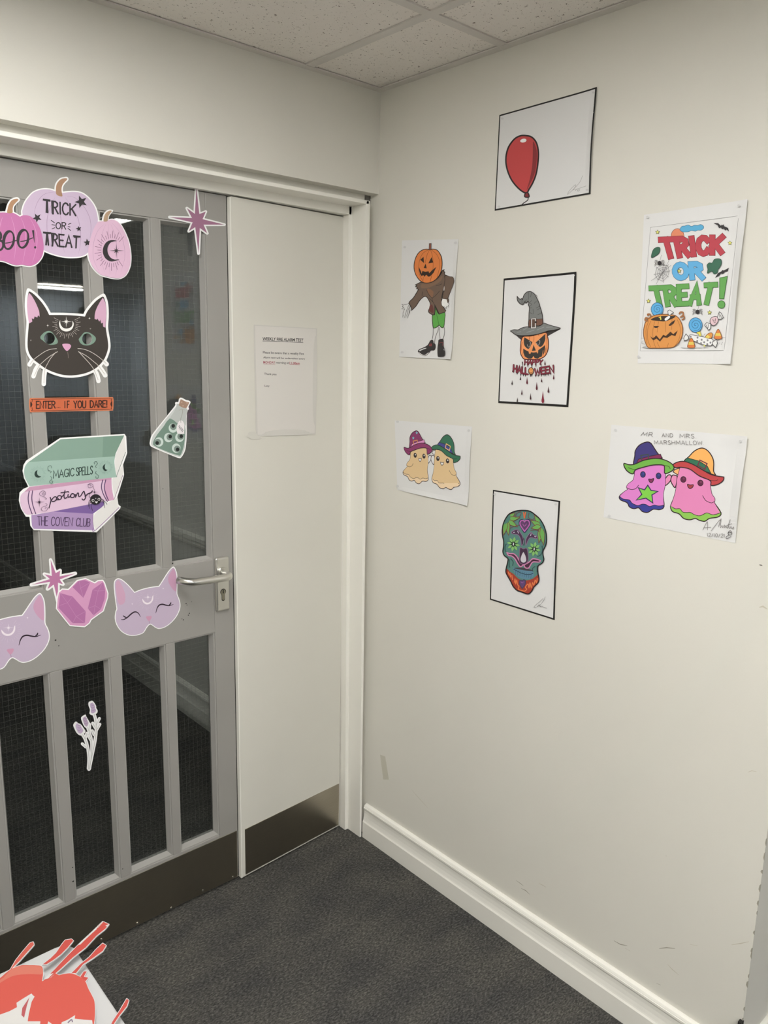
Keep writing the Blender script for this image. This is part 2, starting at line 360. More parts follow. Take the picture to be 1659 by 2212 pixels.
# ------------------------------------------------------------------ narrow second leaf, standing slightly proud
LX0, LY0, LX1, LY1 = -.4322, .0735, -.0425, .0945
leaf = sempty('door_2', 'narrow plain off-white door leaf with the fire alarm notice', 'door', (LX0, LY0, .006))
ldx, ldy = LX1-LX0, LY1-LY0; ll = math.hypot(ldx, ldy); lux, luy = ldx/ll, ldy/ll; lnx, lny = luy, -lux   # unit along leaf, front normal
def lp(s, d, z): return (LX0+lux*s+lnx*d, LY0+luy*s+lny*d, z)
def lbox(name, s0, s1, d0, d1, z0, z1, mat, bv=.001):
    o = MB().rings([[lp(s0, d0, z), lp(s1, d0, z), lp(s1, d1, z), lp(s0, d1, z)] for z in (z0, z1)]).build(name, mat, leaf, loc=lp((s0+s1)/2, 0, (z0+z1)/2))
    if bv: bevel(o, bv, 2)
    return o
lbox('panel', 0, ll, 0, -.042, .006, 1.943, LEAF, .0015)
lbox('lipping', -.003, .0, .0012, -.042, .006, 1.941, WHITE, .0008)
lbox('kick_plate', .012, ll-.004, .0014, 0, .012, .163, STEEL, .0004)
LP0, LN = Vector(lp(0, 0, 0)), Vector((lnx, lny, 0))
MB().box(XD1+.0002, LX0-.0032, D+.0015, D+.04, .01, 1.943).build('meeting_gap_shade', DARK, leaf)  # dark strip stands in for the shade between the two leaves

# ------------------------------------------------------------------ marks on the cream wall
NX = Vector((-1, 0, 0)); O0 = Vector((0, 0, 0))
def scuff(pts, w, mat):
    q = [hit(u, v, Vector((-.0002, 0, 0)), NX) for u, v in pts]; vs_, fs_ = [], []
    for i, p in enumerate(q):
        t = (q[min(i+1, len(q)-1)]-q[max(i-1, 0)]).normalized(); n = NX.cross(t).normalized()
        ww = w*(.35 if i in (0, len(q)-1) else 1)
        vs_ += [p+n*ww/2, p-n*ww/2]
    for i in range(len(q)-1): fs_.append([2*i, 2*i+1, 2*i+3, 2*i+2])
    mesh_obj('scuff_mark', vs_, fs_, mat, wr)
SC1 = base_mat('scuff_grey', (.36, .34, .28), .7); SC2 = base_mat('scuff_pale', (.58, .54, .45), .7)
SC3 = base_mat('scuff_dark', (.16, .15, .13), .7); TAPE = base_mat('tape_residue', (.60, .58, .49), .3)
scuff([(1115, 1902), (1125, 1909), (1131, 1914)], .002, SC1); scuff([(1126, 1919), (1136, 1924), (1144, 1932)], .0025, SC1)
scuff([(1164, 1908), (1172, 1912), (1180, 1917)], .002, SC2); scuff([(1326, 2032), (1340, 2040), (1355, 2043)], .0025, SC1)
scuff([(1350, 2048), (1362, 2055)], .002, SC2); scuff([(1424, 2049), (1440, 2047), (1458, 2049)], .0025, SC1)
scuff([(1490, 2040), (1507, 2043)], .0018, SC2); scuff([(1580, 2041), (1600, 2038), (1618, 2034)], .002, SC2)
scuff([(1442, 2083), (1452, 2094), (1466, 2106)], .002, SC2); scuff([(1418, 2124), (1427, 2128)], .002, SC1)
scuff([(888, 1705), (905, 1724), (924, 1745)], .0015, SC2); scuff([(1640, 1220), (1644, 1221), (1647, 1222)], .003, SC3)
scuff([(1640, 1312), (1648, 1310), (1658, 1316)], .004, SC2); scuff([(1616, 1668), (1624, 1665), (1634, 1667)], .0018, SC2)
scuff([(1118, 1396), (1120, 1397)], .0015, SC1); scuff([(1438, 1848), (1440, 1850)], .0015, SC1)
q = [hit(u, v, Vector((-.0003, 0, 0)), NX) for u, v in ((821, 1630), (832, 1634), (840, 1684), (828, 1684))]
mesh_obj('tape_strip', q, [[0, 1, 2, 3]], TAPE, wr)
# chipped paint along the outer corner
for k in range(26):
    z = .12+k*.035+random.uniform(-.012, .012); hgt = random.uniform(.006, .022); ww = random.uniform(.001, .0035)
    MB().rings([[(-.0004, WEND-.0004, z), (-.0004, WEND+ww, z+hgt*.3), (-.0004, WEND+ww*.7, z+hgt*.8), (-.0004, WEND-.0004, z+hgt)], [(.001, WEND-.0005, z), (.001, WEND+ww, z+hgt*.3), (.001, WEND+ww*.7, z+hgt*.8), (.001, WEND-.0005, z+hgt)]]).build('paint_chip', SC1, wr)
MB().box(-.0105, .002, WEND-.0015, WEND+.006, .118, .19).build('corner_gap_shade', DARK, wr)  # small dark box paints the shade inside the skirting mitre

# ------------------------------------------------------------------ flat artwork: printed shapes on paper and card
def catmull(seg, closed, n=5):
    P = seg; m_ = len(P); out = []
    if m_ < 3 and not closed: return list(P)
    rng = range(m_) if closed else range(m_-1)
    for i in rng:
        if closed: p0, p1, p2, p3 = P[i-1], P[i], P[(i+1) % m_], P[(i+2) % m_]
        else: p0, p1, p2, p3 = P[max(i-1, 0)], P[i], P[i+1], P[min(i+2, m_-1)]
        for k in range(n):
            t = k/n; t2, t3 = t*t, t*t*t
            out.append(tuple(.5*((2*p1[a])+(-p0[a]+p2[a])*t+(2*p0[a]-5*p1[a]+4*p2[a]-p3[a])*t2+(-p0[a]+3*p1[a]-3*p2[a]+p3[a])*t3) for a in (0, 1)))
    if not closed: out.append(P[-1])
    return out
def smooth_loop(pts, n=4):
    """points with a third element are sharp corners"""
    sharp = [i for i, p in enumerate(pts) if len(p) > 2]
    P = [(p[0], p[1]) for p in pts]
    if not sharp: return catmull(P, True, n)
    out = []
    for a, i in enumerate(sharp):
        j = sharp[(a+1) % len(sharp)]
        k = (j-i) % len(P) or len(P)
        seg = [P[(i+q) % len(P)] for q in range(k+1)]
        out += catmull(seg, False, n)[:-1]
    return out
def area2(P): return sum(P[i-1][0]*P[i][1]-P[i][0]*P[i-1][1] for i in range(len(P)))
def offset_loop(P, d):
    s = 1 if area2(P) > 0 else -1; out = []; n = len(P)
    for i in range(n):
        a, b_, c = P[i-1], P[i], P[(i+1) % n]
        e1 = (b_[0]-a[0], b_[1]-a[1]); e2 = (c[0]-b_[0], c[1]-b_[1])
        l1 = math.hypot(*e1) or 1e-6; l2 = math.hypot(*e2) or 1e-6
        n1 = (e1[1]/l1*s, -e1[0]/l1*s); n2 = (e2[1]/l2*s, -e2[0]/l2*s)
        bx, by = n1[0]+n2[0], n1[1]+n2[1]; bl = math.hypot(bx, by) or 1e-6
        bx, by = bx/bl, by/bl; cs = max(.45, bx*n1[0]+by*n1[1])
        out.append((b_[0]+bx*d/cs, b_[1]+by*d/cs))
    return out
def card_loop(pts, d, n=4):
    Q = offset_loop([(q[0], q[1]) for q in pts], d)
    return smooth_loop([(a_[0], a_[1], 1) if len(b_) > 2 else a_ for a_, b_ in zip(Q, pts)], n)
def offset_round(P, d):
    sg = 1 if area2(P) > 0 else -1; out = []; n = len(P)
    for i in range(n):
        a, b_, c = P[i-1], P[i], P[(i+1) % n]
        e1 = (b_[0]-a[0], b_[1]-a[1]); e2 = (c[0]-b_[0], c[1]-b_[1])
        l1 = math.hypot(*e1) or 1e-6; l2 = math.hypot(*e2) or 1e-6
        n1 = (e1[1]/l1*sg, -e1[0]/l1*sg); n2 = (e2[1]/l2*sg, -e2[0]/l2*sg)
        if (e1[0]*e2[1]-e1[1]*e2[0])*sg > 0:
            a1 = math.atan2(n1[1], n1[0]); da = (math.atan2(n2[1], n2[0])-a1+math.pi) % (2*math.pi)-math.pi
            k = max(2, int(abs(da)/.35)+1)
            out += [(b_[0]+d*math.cos(a1+da*q/k), b_[1]+d*math.sin(a1+da*q/k)) for q in range(k+1)]
        else:
            bx, by = n1[0]+n2[0], n1[1]+n2[1]; bl = math.hypot(bx, by) or 1e-6; cs = max(.4, (bx*n1[0]+by*n1[1])/bl)
            out.append((b_[0]+bx/bl*d/cs, b_[1]+by/bl*d/cs))
    return out
def ell(cx, cy, rx, ry, rot=0, n=20):
    c, s = math.cos(rot), math.sin(rot)
    return [(cx+rx*math.cos(t)*c-ry*math.sin(t)*s, cy+rx*math.cos(t)*s+ry*math.sin(t)*c) for t in [2*math.pi*k/n for k in range(n)]]
def starpts(cx, cy, R_, r_, n=5, rot=-math.pi/2, sq=1):
    return [(cx+(R_ if k % 2 == 0 else r_)*math.cos(rot+math.pi*k/n)*sq, cy+(R_ if k % 2 == 0 else r_)*math.sin(rot+math.pi*k/n)) for k in range(2*n)]
def spark(cx, cy, up, dn, lf, rt, dg, tilt=0):
    P = []
    for k, L_ in enumerate((up, dg, rt, dg, dn, dg, lf, dg)):
        a = -math.pi/2+k*math.pi/4+tilt; P.append((cx+L_*math.cos(a), cy+L_*math.sin(a)))
        a += math.pi/8; q = dg*.33; P.append((cx+q*math.cos(a), cy+q*math.sin(a)))
    return P
def homog(src, dst):
    import numpy as np
    A = []
    for (x, y), (X, Y) in zip(src, dst):
        A.append([x, y, 1, 0, 0, 0, -X*x, -X*y, -X]); A.append([0, 0, 0, x, y, 1, -Y*x, -Y*y, -Y])
    h = np.linalg.svd(np.array(A, float))[2][-1]
    def f(p):
        w_ = h[6]*p[0]+h[7]*p[1]+h[8]; return ((h[0]*p[0]+h[1]*p[1]+h[2])/w_, (h[3]*p[0]+h[4]*p[1]+h[5])/w_)
    return f
def oval(n=14): return [(.5+.5*math.cos(math.pi/2+2*math.pi*k/n), .5+.5*math.sin(math.pi/2+2*math.pi*k/n)) for k in range(n+1)]
GL = {'A': (.9, [[(0,0),(.5,1),(1,0)],[(.2,.36),(.8,.36)]]), 'B': (.8, [[(0,0),(0,1),(.6,1),(.85,.88),(.85,.65),(.6,.53),(0,.53)],[(.6,.53),(.92,.42),(.95,.2),(.7,.02),(0,0)]]),
 'C': (.8, [[(1,.82),(.8,.97),(.5,1),(.2,.87),(.03,.6),(.03,.35),(.2,.1),(.5,0),(.8,.04),(1,.2)]]), 'D': (.85, [[(0,0),(0,1),(.5,1),(.85,.8),(1,.5),(.85,.2),(.5,0),(0,0)]]),
 'E': (.7, [[(1,1),(0,1),(0,0),(1,0)],[(0,.52),(.8,.52)]]), 'F': (.7, [[(1,1),(0,1),(0,0)],[(0,.52),(.8,.52)]]), 'G': (.85, [[(1,.82),(.8,.97),(.5,1),(.2,.87),(.03,.6),(.03,.35),(.2,.1),(.5,0),(.85,.05),(1,.2),(1,.45),(.6,.45)]]),
 'H': (.85, [[(0,0),(0,1)],[(1,0),(1,1)],[(0,.5),(1,.5)]]), 'I': (.12, [[(.5,0),(.5,1)]]), 'K': (.8, [[(0,0),(0,1)],[(1,1),(0,.42)],[(.28,.58),(1,0)]]), 'L': (.65, [[(0,1),(0,0),(1,0)]]),
 'M': (1.1, [[(0,0),(.08,1),(.5,.25),(.92,1),(1,0)]]), 'N': (.85, [[(0,0),(0,1),(1,0),(1,1)]]), 'O': (.95, [oval()]), 'P': (.75, [[(0,0),(0,1),(.65,1),(.95,.87),(.95,.62),(.65,.48),(0,.48)]]),
 'R': (.8, [[(0,0),(0,1),(.6,1),(.92,.87),(.92,.65),(.6,.5),(0,.5)],[(.45,.5),(1,0)]]), 'S': (.7, [[(.95,.85),(.7,1),(.35,1),(.08,.85),(.1,.65),(.45,.52),(.85,.38),(.95,.2),(.7,.02),(.3,0),(.05,.15)]]),
 'T': (.8, [[(0,1),(1,1)],[(.5,1),(.5,0)]]), 'U': (.8, [[(0,1),(0,.25),(.2,.03),(.5,0),(.8,.03),(1,.25),(1,1)]]), 'V': (.85, [[(0,1),(.5,0),(1,1)]]), 'W': (1.15, [[(0,1),(.22,0),(.5,.75),(.78,0),(1,1)]]),
 'Y': (.8, [[(0,1),(.5,.5),(1,1)],[(.5,.5),(.5,0)]]), '!': (.12, [[(.5,1),(.5,.3)],[(.5,.1),(.5,0)]]), '.': (.12, [[(.3,.0),(.7,.06)]]), '-': (.3, [[(0,.45),(1,.45)]]), ' ': (.5, []),
 '/': (.5, [[(0,0),(1,1)]]), '0': (.7, [oval(10)]), '1': (.12, [[(.5,0),(.5,1)]]), '2': (.7, [[(.05,.8),(.3,1),(.7,1),(.95,.8),(.85,.55),(.0,0),(1,0)]])}
_FONTCACHE = {}
def font_mesh(s, off):
    if (s, off) in _FONTCACHE: return _FONTCACHE[(s, off)]
    cu = bpy.data.curves.new('txt', 'FONT'); cu.body = s; cu.size = 1; cu.resolution_u = 3; cu.offset = off
    ob = bpy.data.objects.new('txt', cu); COL.objects.link(ob)
    me = ob.evaluated_get(bpy.context.evaluated_depsgraph_get()).to_mesh()
    V = [(v.co.x, v.co.y) for v in me.vertices]; Fc = [list(p.vertices) for p in me.polygons]
    ob.to_mesh_clear(); bpy.data.objects.remove(ob); bpy.data.curves.remove(cu)
    x0, x1 = min(v[0] for v in V), max(v[0] for v in V); y0, y1 = min(v[1] for v in V), max(v[1] for v in V)
    r_ = ([((v[0]-x0)/(x1-x0), (v[1]-y0)/(y1-y0)) for v in V], Fc); _FONTCACHE[(s, off)] = r_; return r_

STEP = 2.2e-5
class Art:
    def __init__(s, name, label, cat, p0, n, crop, ref=(245, 240, 238), white=.86, group=None, rough=.5, lift=.0008):
        s.n = n; s.p0 = p0 + n*lift; s.crop(*crop); s.ref = ref; s.white = white; s.layer = 1; s.rough = rough
        s.name, s.label, s.cat, s.group = name, label, cat, group
        s.root = None; s.cur = None; s.parts = []; s.map = None; s.bend = None; s.lift = lift
    def crop(s, x0, y0, k): s.cx, s.cy, s.k = x0, y0, k; return s
    def w(s, p, layer=None):
        if s.map: p = s.map(p)
        q = hit(s.cx+p[0]/s.k, s.cy+p[1]/s.k, s.p0, s.n)
        if s.bend: q = q + s.n*s.bend(q)
        return q + s.n*STEP*(s.layer if layer is None else layer)
    def mat(s, c):
        key = 'print_%02x%02x%02x_%02x%02x%02x' % (*[int(q) for q in c], *s.ref)
        return base_mat(key, tuple(min(.92, s2l(a)/s2l(b_)*s.white) for a, b_ in zip(c, s.ref)), s.rough, 0, .35)
    def sub(s, name): s.part(name); s.cur['sub'] = True; return s
    def part(s, name):
        s.cur = dict(sub=False, name=name, v=[], f=[], m=[], mats=[]); s.parts.append(s.cur); return s
    def _add(s, V, Fc, c):
        mt = s.mat(c); P = s.cur
        if mt not in P['mats']: P['mats'].append(mt)
        mi = P['mats'].index(mt); b_ = len(P['v']); P['v'] += V
        for f in Fc: P['f'].append([b_+i for i in f]); P['m'].append(mi)
    def fill(s, pts, c, sm=True, holes=(), thick=0, out=None, ow=0, n=4, keep=False):
        P = smooth_loop(pts, n) if sm else [(p[0], p[1]) for p in pts]
        loops = [P]+[list(h) for h in holes]
        tri = tessellate_polygon([[Vector((x, y, 0)) for x, y in L_] for L_ in loops])
        flat = [p for L_ in loops for p in L_]
        V = [s.w(p) for p in flat]
        nn = sum(((V[t[1]]-V[t[0]]).cross(V[t[2]]-V[t[0]]).dot(s.n) for t in tri))
        tri = [list(t) if (V[t[1]]-V[t[0]]).cross(V[t[2]]-V[t[0]]).dot(s.n) > 0 else list(t)[::-1] for t in tri]
        s._add(V, tri, c)
        if thick:
            b0 = 0
            for L_ in loops:
                Vt = [s.w(p) for p in L_]; Vb = [q-s.n*thick for q in Vt]; m_ = len(L_)
                s._add(Vt+Vb, [[i, (i+1) % m_, m_+(i+1) % m_, m_+i] for i in range(m_)], c)
        s.layer += .3 if keep else 1
        if out: s.line(P+[P[0]], ow*(1.35 if s.cat == 'drawing' else 1), out, sm=False)
        return P
    def line(s, pts, w_, c, sm=True, taper=False, keep=False, n=4):
        P = [(p[0], p[1]) for p in pts]
        if len(P) > 2:
            Q = [P[0]]
            for p in P[1:]:
                if abs(p[0]-Q[-1][0])+abs(p[1]-Q[-1][1]) > 1e-6: Q.append(p)
            P = Q
        if sm and len(P) > 2: P = catmull(P, False, n)
        closed = len(P) > 3 and math.hypot(P[0][0]-P[-1][0], P[0][1]-P[-1][1]) < 1e-4
        V, Fc = [], []; m_ = len(P)
        for i, p in enumerate(P):
            if closed and i in (0, m_-1): a, b_, c_ = P[-2], p, P[1]
            else: a, b_, c_ = P[max(i-1, 0)], p, P[min(i+1, m_-1)]
            e1 = (b_[0]-a[0], b_[1]-a[1]); e2 = (c_[0]-b_[0], c_[1]-b_[1])
            l1 = math.hypot(*e1); l2 = math.hypot(*e2)
            if l1 < 1e-9: e1, l1 = e2, l2
            if l2 < 1e-9: e2, l2 = e1, l1
            l1 = l1 or 1; l2 = l2 or 1
            n1 = (-e1[1]/l1, e1[0]/l1); n2 = (-e2[1]/l2, e2[0]/l2)
            bx, by = n1[0]+n2[0], n1[1]+n2[1]; bl = math.hypot(bx, by)
            if bl < 1e-3: bx, by, cs = n1[0], n1[1], 1
            else: bx, by = bx/bl, by/bl; cs = max(.5, bx*n1[0]+by*n1[1])
            h_ = w_/2/cs
            if taper: h_ *= (.25+.75*math.sin(math.pi*(i+.0)/(m_-1)) if taper == 2 else 1-.85*i/(m_-1))
            lay = s.layer+.5*i/m_; V += [s.w((p[0]+bx*h_, p[1]+by*h_), lay), s.w((p[0]-bx*h_, p[1]-by*h_), lay)]
        for i in range(m_-1): Fc.append([2*i, 2*i+1, 2*i+3, 2*i+2])
        s._add(V, Fc, c)
        s.layer += .6 if keep else 1
    def lines(s, L_, w_, c, sm=True, taper=False):
        for q in L_: s.line(q, w_, c, sm, taper, keep=True)
        s.layer += 1
    def dots(s, L_, c, rx, ry=None):
        for x, y in L_: s.fill(ell(x, y, rx, ry or rx, n=12), c, sm=False, keep=True)
        s.layer += 1
    def strokes(s, txt, quad, w_, c, gap=.22, outline=None, ow=0, wob=0, square=False):
        adv = 0; items = []
        for ch in txt:
            wd, st = GL[ch]
            items.append((adv, wd, st)); adv += wd+gap
        tot = adv-gap
        TLq, TRq, BRq, BLq = quad
        def mp(x, y):
            tx = x/tot; ty = 1-y
            return tuple((TLq[a]*(1-tx)+TRq[a]*tx)*(1-ty)+(BLq[a]*(1-tx)+BRq[a]*tx)*ty for a in (0, 1))
        runs = []
        for ad_, wd, st in items:
            dy = random.uniform(-wob, wob)
            for pl_ in st:
                q = [mp(ad_+x*wd, y+dy) for x, y in pl_]
                if square and math.hypot(q[0][0]-q[-1][0], q[0][1]-q[-1][1]) > 1:
                    for e, f in ((0, 1), (-1, -2)):
                        dx, dy_ = q[e][0]-q[f][0], q[e][1]-q[f][1]; L2 = math.hypot(dx, dy_); q[e] = (q[e][0]+dx/L2*w_*.46, q[e][1]+dy_/L2*w_*.46)
                runs.append(q)
        if outline:
            for r_ in runs:
                e = ow/2
                q = list(r_)
                s.line(q, w_+ow, outline, sm=False, keep=True)
                if square:
                    for e, f in ((0, 1), (-1, -2)):
                        dx, dy_ = q[e][0]-q[f][0], q[e][1]-q[f][1]; L2 = math.hypot(dx, dy_) or 1; s.line([q[e], (q[e][0]+dx/L2*ow/2, q[e][1]+dy_/L2*ow/2)], w_+ow, outline, sm=False, keep=True)
                    continue
                for ed in (q[0], q[-1]): s.fill(ell(ed[0], ed[1], (w_+ow)/2*.98, (w_+ow)/2*.98, n=8), outline, sm=False, keep=True)
            s.layer += 1
        for r_ in runs:
            s.line(r_, w_, c, sm=False, keep=True)
            if w_ > 6 and not square:
                for ed in (r_[0], r_[-1]): s.fill(ell(ed[0], ed[1], w_/2*.9, w_/2*.9, n=8), c, sm=False, keep=True)
        s.layer += 1
    def text(s, txt, quad, c, off=0.0):
        V2, Fc = font_mesh(txt, off); TLq, TRq, BRq, BLq = quad
        V = []
        for x, y in V2:
            t = 1-y; V.append(s.w(tuple((TLq[a]*(1-x)+TRq[a]*x)*(1-t)+(BLq[a]*(1-x)+BRq[a]*x)*t for a in (0, 1))))
        s._add(V, Fc, c); s.layer += 1
    def rays(s, cx, cy, r1, r2, a0, a1, n, w_, c, sq=1):
        L_ = []
        for k in range(n):
            a = math.radians(a0+(a1-a0)*k/max(1, n-1)); e = r2 if k % 2 == 0 else r1+(r2-r1)*.55
            L_.append([(cx+r1*math.cos(a)*sq, cy+r1*math.sin(a)), (cx+e*math.cos(a)*sq, cy+e*math.sin(a))])
        s.lines(L_, w_, c, sm=False)
    def paper(s, corners, c=None, edge=None, curl=.0):
        """a sheet: corners TL, TR, BR, BL in crop pixels; curl lifts the given edges/corners by metres"""
        c = c or s.ref; TLq, TRq, BRq, BLq = corners
        lift = s.lift
        W_ = [s.w(p, 0) for p in corners]
        N_ = 16; V, Fc = [], []
        def g(i, j): return i*(N_+1)+j
        back = []
        ks = curl if callable(curl) else (lambda x, y: 0)
        grid = [[ks(j/N_, i/N_) for j in range(N_+1)] for i in range(N_+1)]
        def lerp(x, y):
            gx, gy = min(x*N_, N_-1e-6), min(y*N_, N_-1e-6); i, j = int(gy), int(gx); fx, fy = gx-j, gy-i
            return (grid[i][j]*(1-fx)+grid[i][j+1]*fx)*(1-fy)+(grid[i+1][j]*(1-fx)+grid[i+1][j+1]*fx)*fy
        s.curlf = lerp
        for i in range(N_+1):
            for j in range(N_+1):
                x, y = j/N_, i/N_
                p = (W_[0]*(1-x)+W_[1]*x)*(1-y)+(W_[3]*(1-x)+W_[2]*x)*y
                V.append(p+s.n*ks(x, y)); back.append(p+s.n*(ks(x, y)-.00012))
        for i in range(N_):
            for j in range(N_): Fc.append([g(i, j), g(i, j+1), g(i+1, j+1), g(i+1, j)])
        m_ = len(V)
        s._add(V, Fc, c)
        s._add(back, [f[::-1] for f in Fc], c)
        rim = [g(0, j) for j in range(N_)]+[g(i, N_) for i in range(N_)]+[g(N_, N_-j) for j in range(N_)]+[g(N_-i, 0) for i in range(N_)]
        s._add([V[i] for i in rim]+[back[i] for i in rim], [[i, (i+1) % len(rim), len(rim)+(i+1) % len(rim), len(rim)+i] for i in range(len(rim))], c)
        s.W = W_
        e1, e2 = W_[1]-W_[0], W_[3]-W_[0]
        s.bend = lambda q: lerp(min(1, max(0, (q-W_[0]).dot(e1)/e1.length_squared)), min(1, max(0, (q-W_[0]).dot(e2)/e2.length_squared)))
        return s
    def border(s, widths, c=(28, 26, 24), N_=16):
        """inked edge, widths (top, right, bottom, left) as fractions of the sheet"""
        t, r_, b_, l_ = widths
        W_ = s.W
        def P(x, y): return (W_[0]*(1-x)+W_[1]*x)*(1-y)+(W_[3]*(1-x)+W_[2]*x)*y + s.n*(s.curlf(x, y)+STEP*6)
        def strip(x0, x1, y0, y1):
            nx = N_ if x1-x0 > .5 else 1; ny = N_ if y1-y0 > .5 else 1; V = []; Fc = []
            for i in range(ny+1):
                for j in range(nx+1): V.append(P(x0+(x1-x0)*j/nx, y0+(y1-y0)*i/ny))
            for i in range(ny):
                for j in range(nx): a = i*(nx+1)+j; Fc.append([a, a+1, a+nx+2, a+nx+1])
            s._add(V, Fc, c)
        strip(0, 1, 0, t); strip(0, 1, 1-b_, 1); strip(0, l_, t, 1-b_); strip(1-r_, 1, t, 1-b_)
        s.layer += 8
    def tacks(s, L_):
        col_ = tuple(int(q*.93) for q in s.ref)
        for x, y in L_: s.part('tack_mark'); s.fill(ell(x, y, 3.2*s.k, 2.6*s.k, n=10), col_, sm=False, keep=True)
        s.layer += 1
    def done(s):
        allv = [v for P in s.parts for v in P['v']]
        c = sum(allv, Vector())/len(allv)
        base = c - s.n*(c-s.p0).dot(s.n)
        s.root = thing(s.name, s.label, s.cat, base, s.group)
        last = None
        for P in s.parts:
            if not P['v']: continue
            o = mesh_obj(P['name'], P['v'], P['f'], P['mats'], last if P['sub'] else s.root, mat_idx=P['m'])
            if not P['sub']: last = o
        return s.root

DP = Vector((0, D, 0)); DN = Vector((0, -1, 0))
WP = Vector((0, 0, 0)); WN = Vector((-1, 0, 0))
BLK = (52, 47, 50)
STK = 'stickers on the glazed door'

# ---- trio of pumpkins
a = Art('pumpkin_sticker', 'die-cut sticker of three pink and lilac pumpkins, trick or treat lettering', 'sticker', DP, DN, (0, 360, 5.53), (243, 238, 238))
big = [(268,560),(275,500),(300,430),(345,365),(400,310),(470,280),(540,270),(610,277),(670,298),(740,312),(800,307),(870,302),(940,308),(1000,332),(1060,382),(1108,442),(1143,510),(1163,590),(1168,660),(1140,820),(1100,960),(1045,1030),(1000,1060),(940,1075),(840,1080),(740,1070),(640,1045),(560,1015),(500,980),(400,900),(310,740)]
lft = [(30,548),(90,552),(150,552),(200,575),(237,600,1),(270,582),(320,582),(370,600),(412,637),(450,690),(480,750),(500,820),(515,900),(520,980),(505,1060),(470,1120),(420,1165),(360,1185),(305,1180),(262,1172),(200,1178),(140,1165),(80,1140),(30,1125),(-20,1122),(-80,1140),(-150,1150),(-220,1120),(-275,1060),(-300,950),(-290,820),(-250,700),(-190,620),(-120,570),(-60,556)]
sml = [(1168,660),(1200,655),(1240,652),(1290,643),(1340,634),(1392,652),(1440,700),(1490,790),(1530,890),(1550,990),(1558,1090),(1550,1180),(1520,1260),(1480,1308),(1420,1333),(1350,1330),(1270,1312),(1200,1290),(1140,1240),(1090,1170),(1060,1090),(1050,1010),(1060,930),(1080,850),(1110,760),(1140,700)]
st1 = [(668,310),(670,235),(690,187),(725,152),(760,141),(795,140),(800,155),(775,182),(750,212),(736,252),(736,300),(745,352),(710,352),(680,337)]
st2 = [(85,552),(90,500),(105,452),(130,412),(160,392),(205,386),(215,400),(190,427),(160,462),(148,502),(145,552)]
st3 = [(1235,655),(1236,612),(1250,572),(1275,542),(1310,526),(1330,532),(1312,557),(1290,592),(1282,640),(1272,655)]
a.part('card')
for sh, o_ in ((big, 15), (lft, 15), (sml, 13), (st1, 16), (st2, 18), (st3, 14)):
    a.fill(card_loop(sh, o_), (243, 238, 238), sm=False, thick=.0007, keep=True)
a.layer += 1
a.part('lilac_pumpkin'); a.fill(big, (206, 182, 206))
a.lines([[(650,302),(560,317),(500,352),(450,420),(420,500),(408,570)], [(655,370),(610,460),(575,560),(560,660),(565,780),(590,900),(625,990)], [(710,400),(720,560),(735,700),(740,850),(768,1025)], [(780,370),(850,470),(920,590),(950,700),(965,830),(955,960),(935,1040)], [(800,352),(900,375),(1000,475),(1050,560),(1080,650),(1085,760),(1075,850)]], 5, (168, 138, 168), taper=2)
a.sub('stem'); a.fill(st1, (172, 132, 106))
a.sub('lettering')
a.strokes('TRICK', ((528,400),(905,452),(905,588),(535,545)), 19, BLK, gap=.25)
a.lines([[(510,394),(600,404)], [(560,400),(555,552)], [(632,410),(632,572)]], 23, BLK, sm=False)
a.sub('word'); a.strokes('OR', ((668,668),(788,668),(784,748),(668,742)), 12, BLK, gap=.3)
a.lines([[(608,640),(652,672)], [(616,692),(656,700)], [(618,746),(656,728)], [(812,690),(850,676)], [(808,716),(838,722)], [(808,736),(846,764)]], 8, BLK, sm=False)
a.sub('word'); a.strokes('TREAT', ((530,790),(945,835),(938,975),(545,935)), 19, BLK, gap=.22)
a.lines([[(512,786),(610,794)], [(560,796),(548,940)], [(640,806),(622,955)], [(880,838),(960,836)]], 22, BLK, sm=False)
for x, y, R_, ro in ((968, 420, 78, -.35), (442, 612, 58, -.5), (938, 742, 36, -.2), (1040, 908, 48, -.1)):
    a.sub('star'); a.fill(starpts(x, y, R_, R_*.42, 5, -math.pi/2+ro), BLK, sm=False, keep=True)
a.layer += 1
a.part('magenta_pumpkin'); a.fill(lft, (196, 116, 166))
a.lines([[(28,600),(5,680),(-20,800)], [(130,600),(162,700),(182,830),(185,960),(165,1120)], [(250,612),(290,720),(306,850),(300,980),(268,1155)], [(350,605),(410,720),(440,850),(430,980),(385,1150)]], 7, (214, 152, 194), taper=2)
a.sub('stem'); a.fill(st2, (178, 134, 102))
a.sub('lettering')
for cx, cy, tl in ((101, 878, .08), (272, 862, .1)):
    a.fill(ell(cx, cy, 76, 120, tl), BLK, sm=False, holes=[ell(cx+4, cy+2, 44, 96, tl+.12)[::-1]])
a.line([(-70,1000),(-70,780),(0,790),(5,860),(-60,885),(20,890),(35,950),(5,995),(-70,1000)], 26, BLK)
a.lines([[(60,915),(120,905),(230,870)], [(240,895),(300,885),(392,850)]], 12, BLK)
a.line([(392,760),(410,910)], 26, BLK, sm=False, taper=1); a.fill(ell(417, 965, 13, 15), BLK, sm=False)
a.part('pink_pumpkin'); a.fill(sml, (222, 182, 206))
a.lines([[(1240,690),(1170,760),(1125,870),(1108,990),(1120,1120),(1190,1270)], [(1260,690),(1220,800),(1205,960),(1215,1130),(1245,1260)], [(1290,690),(1290,850),(1300,1050),(1310,1290)], [(1320,690),(1370,820),(1395,1000),(1395,1150),(1380,1310)], [(1340,680),(1430,790),(1480,950),(1485,1100),(1440,1260)]], 4, (186, 146, 176), taper=2)
a.rays(1330, 1005, 150, 240, 50, 315, 27, 5, (120, 84, 108), .85)
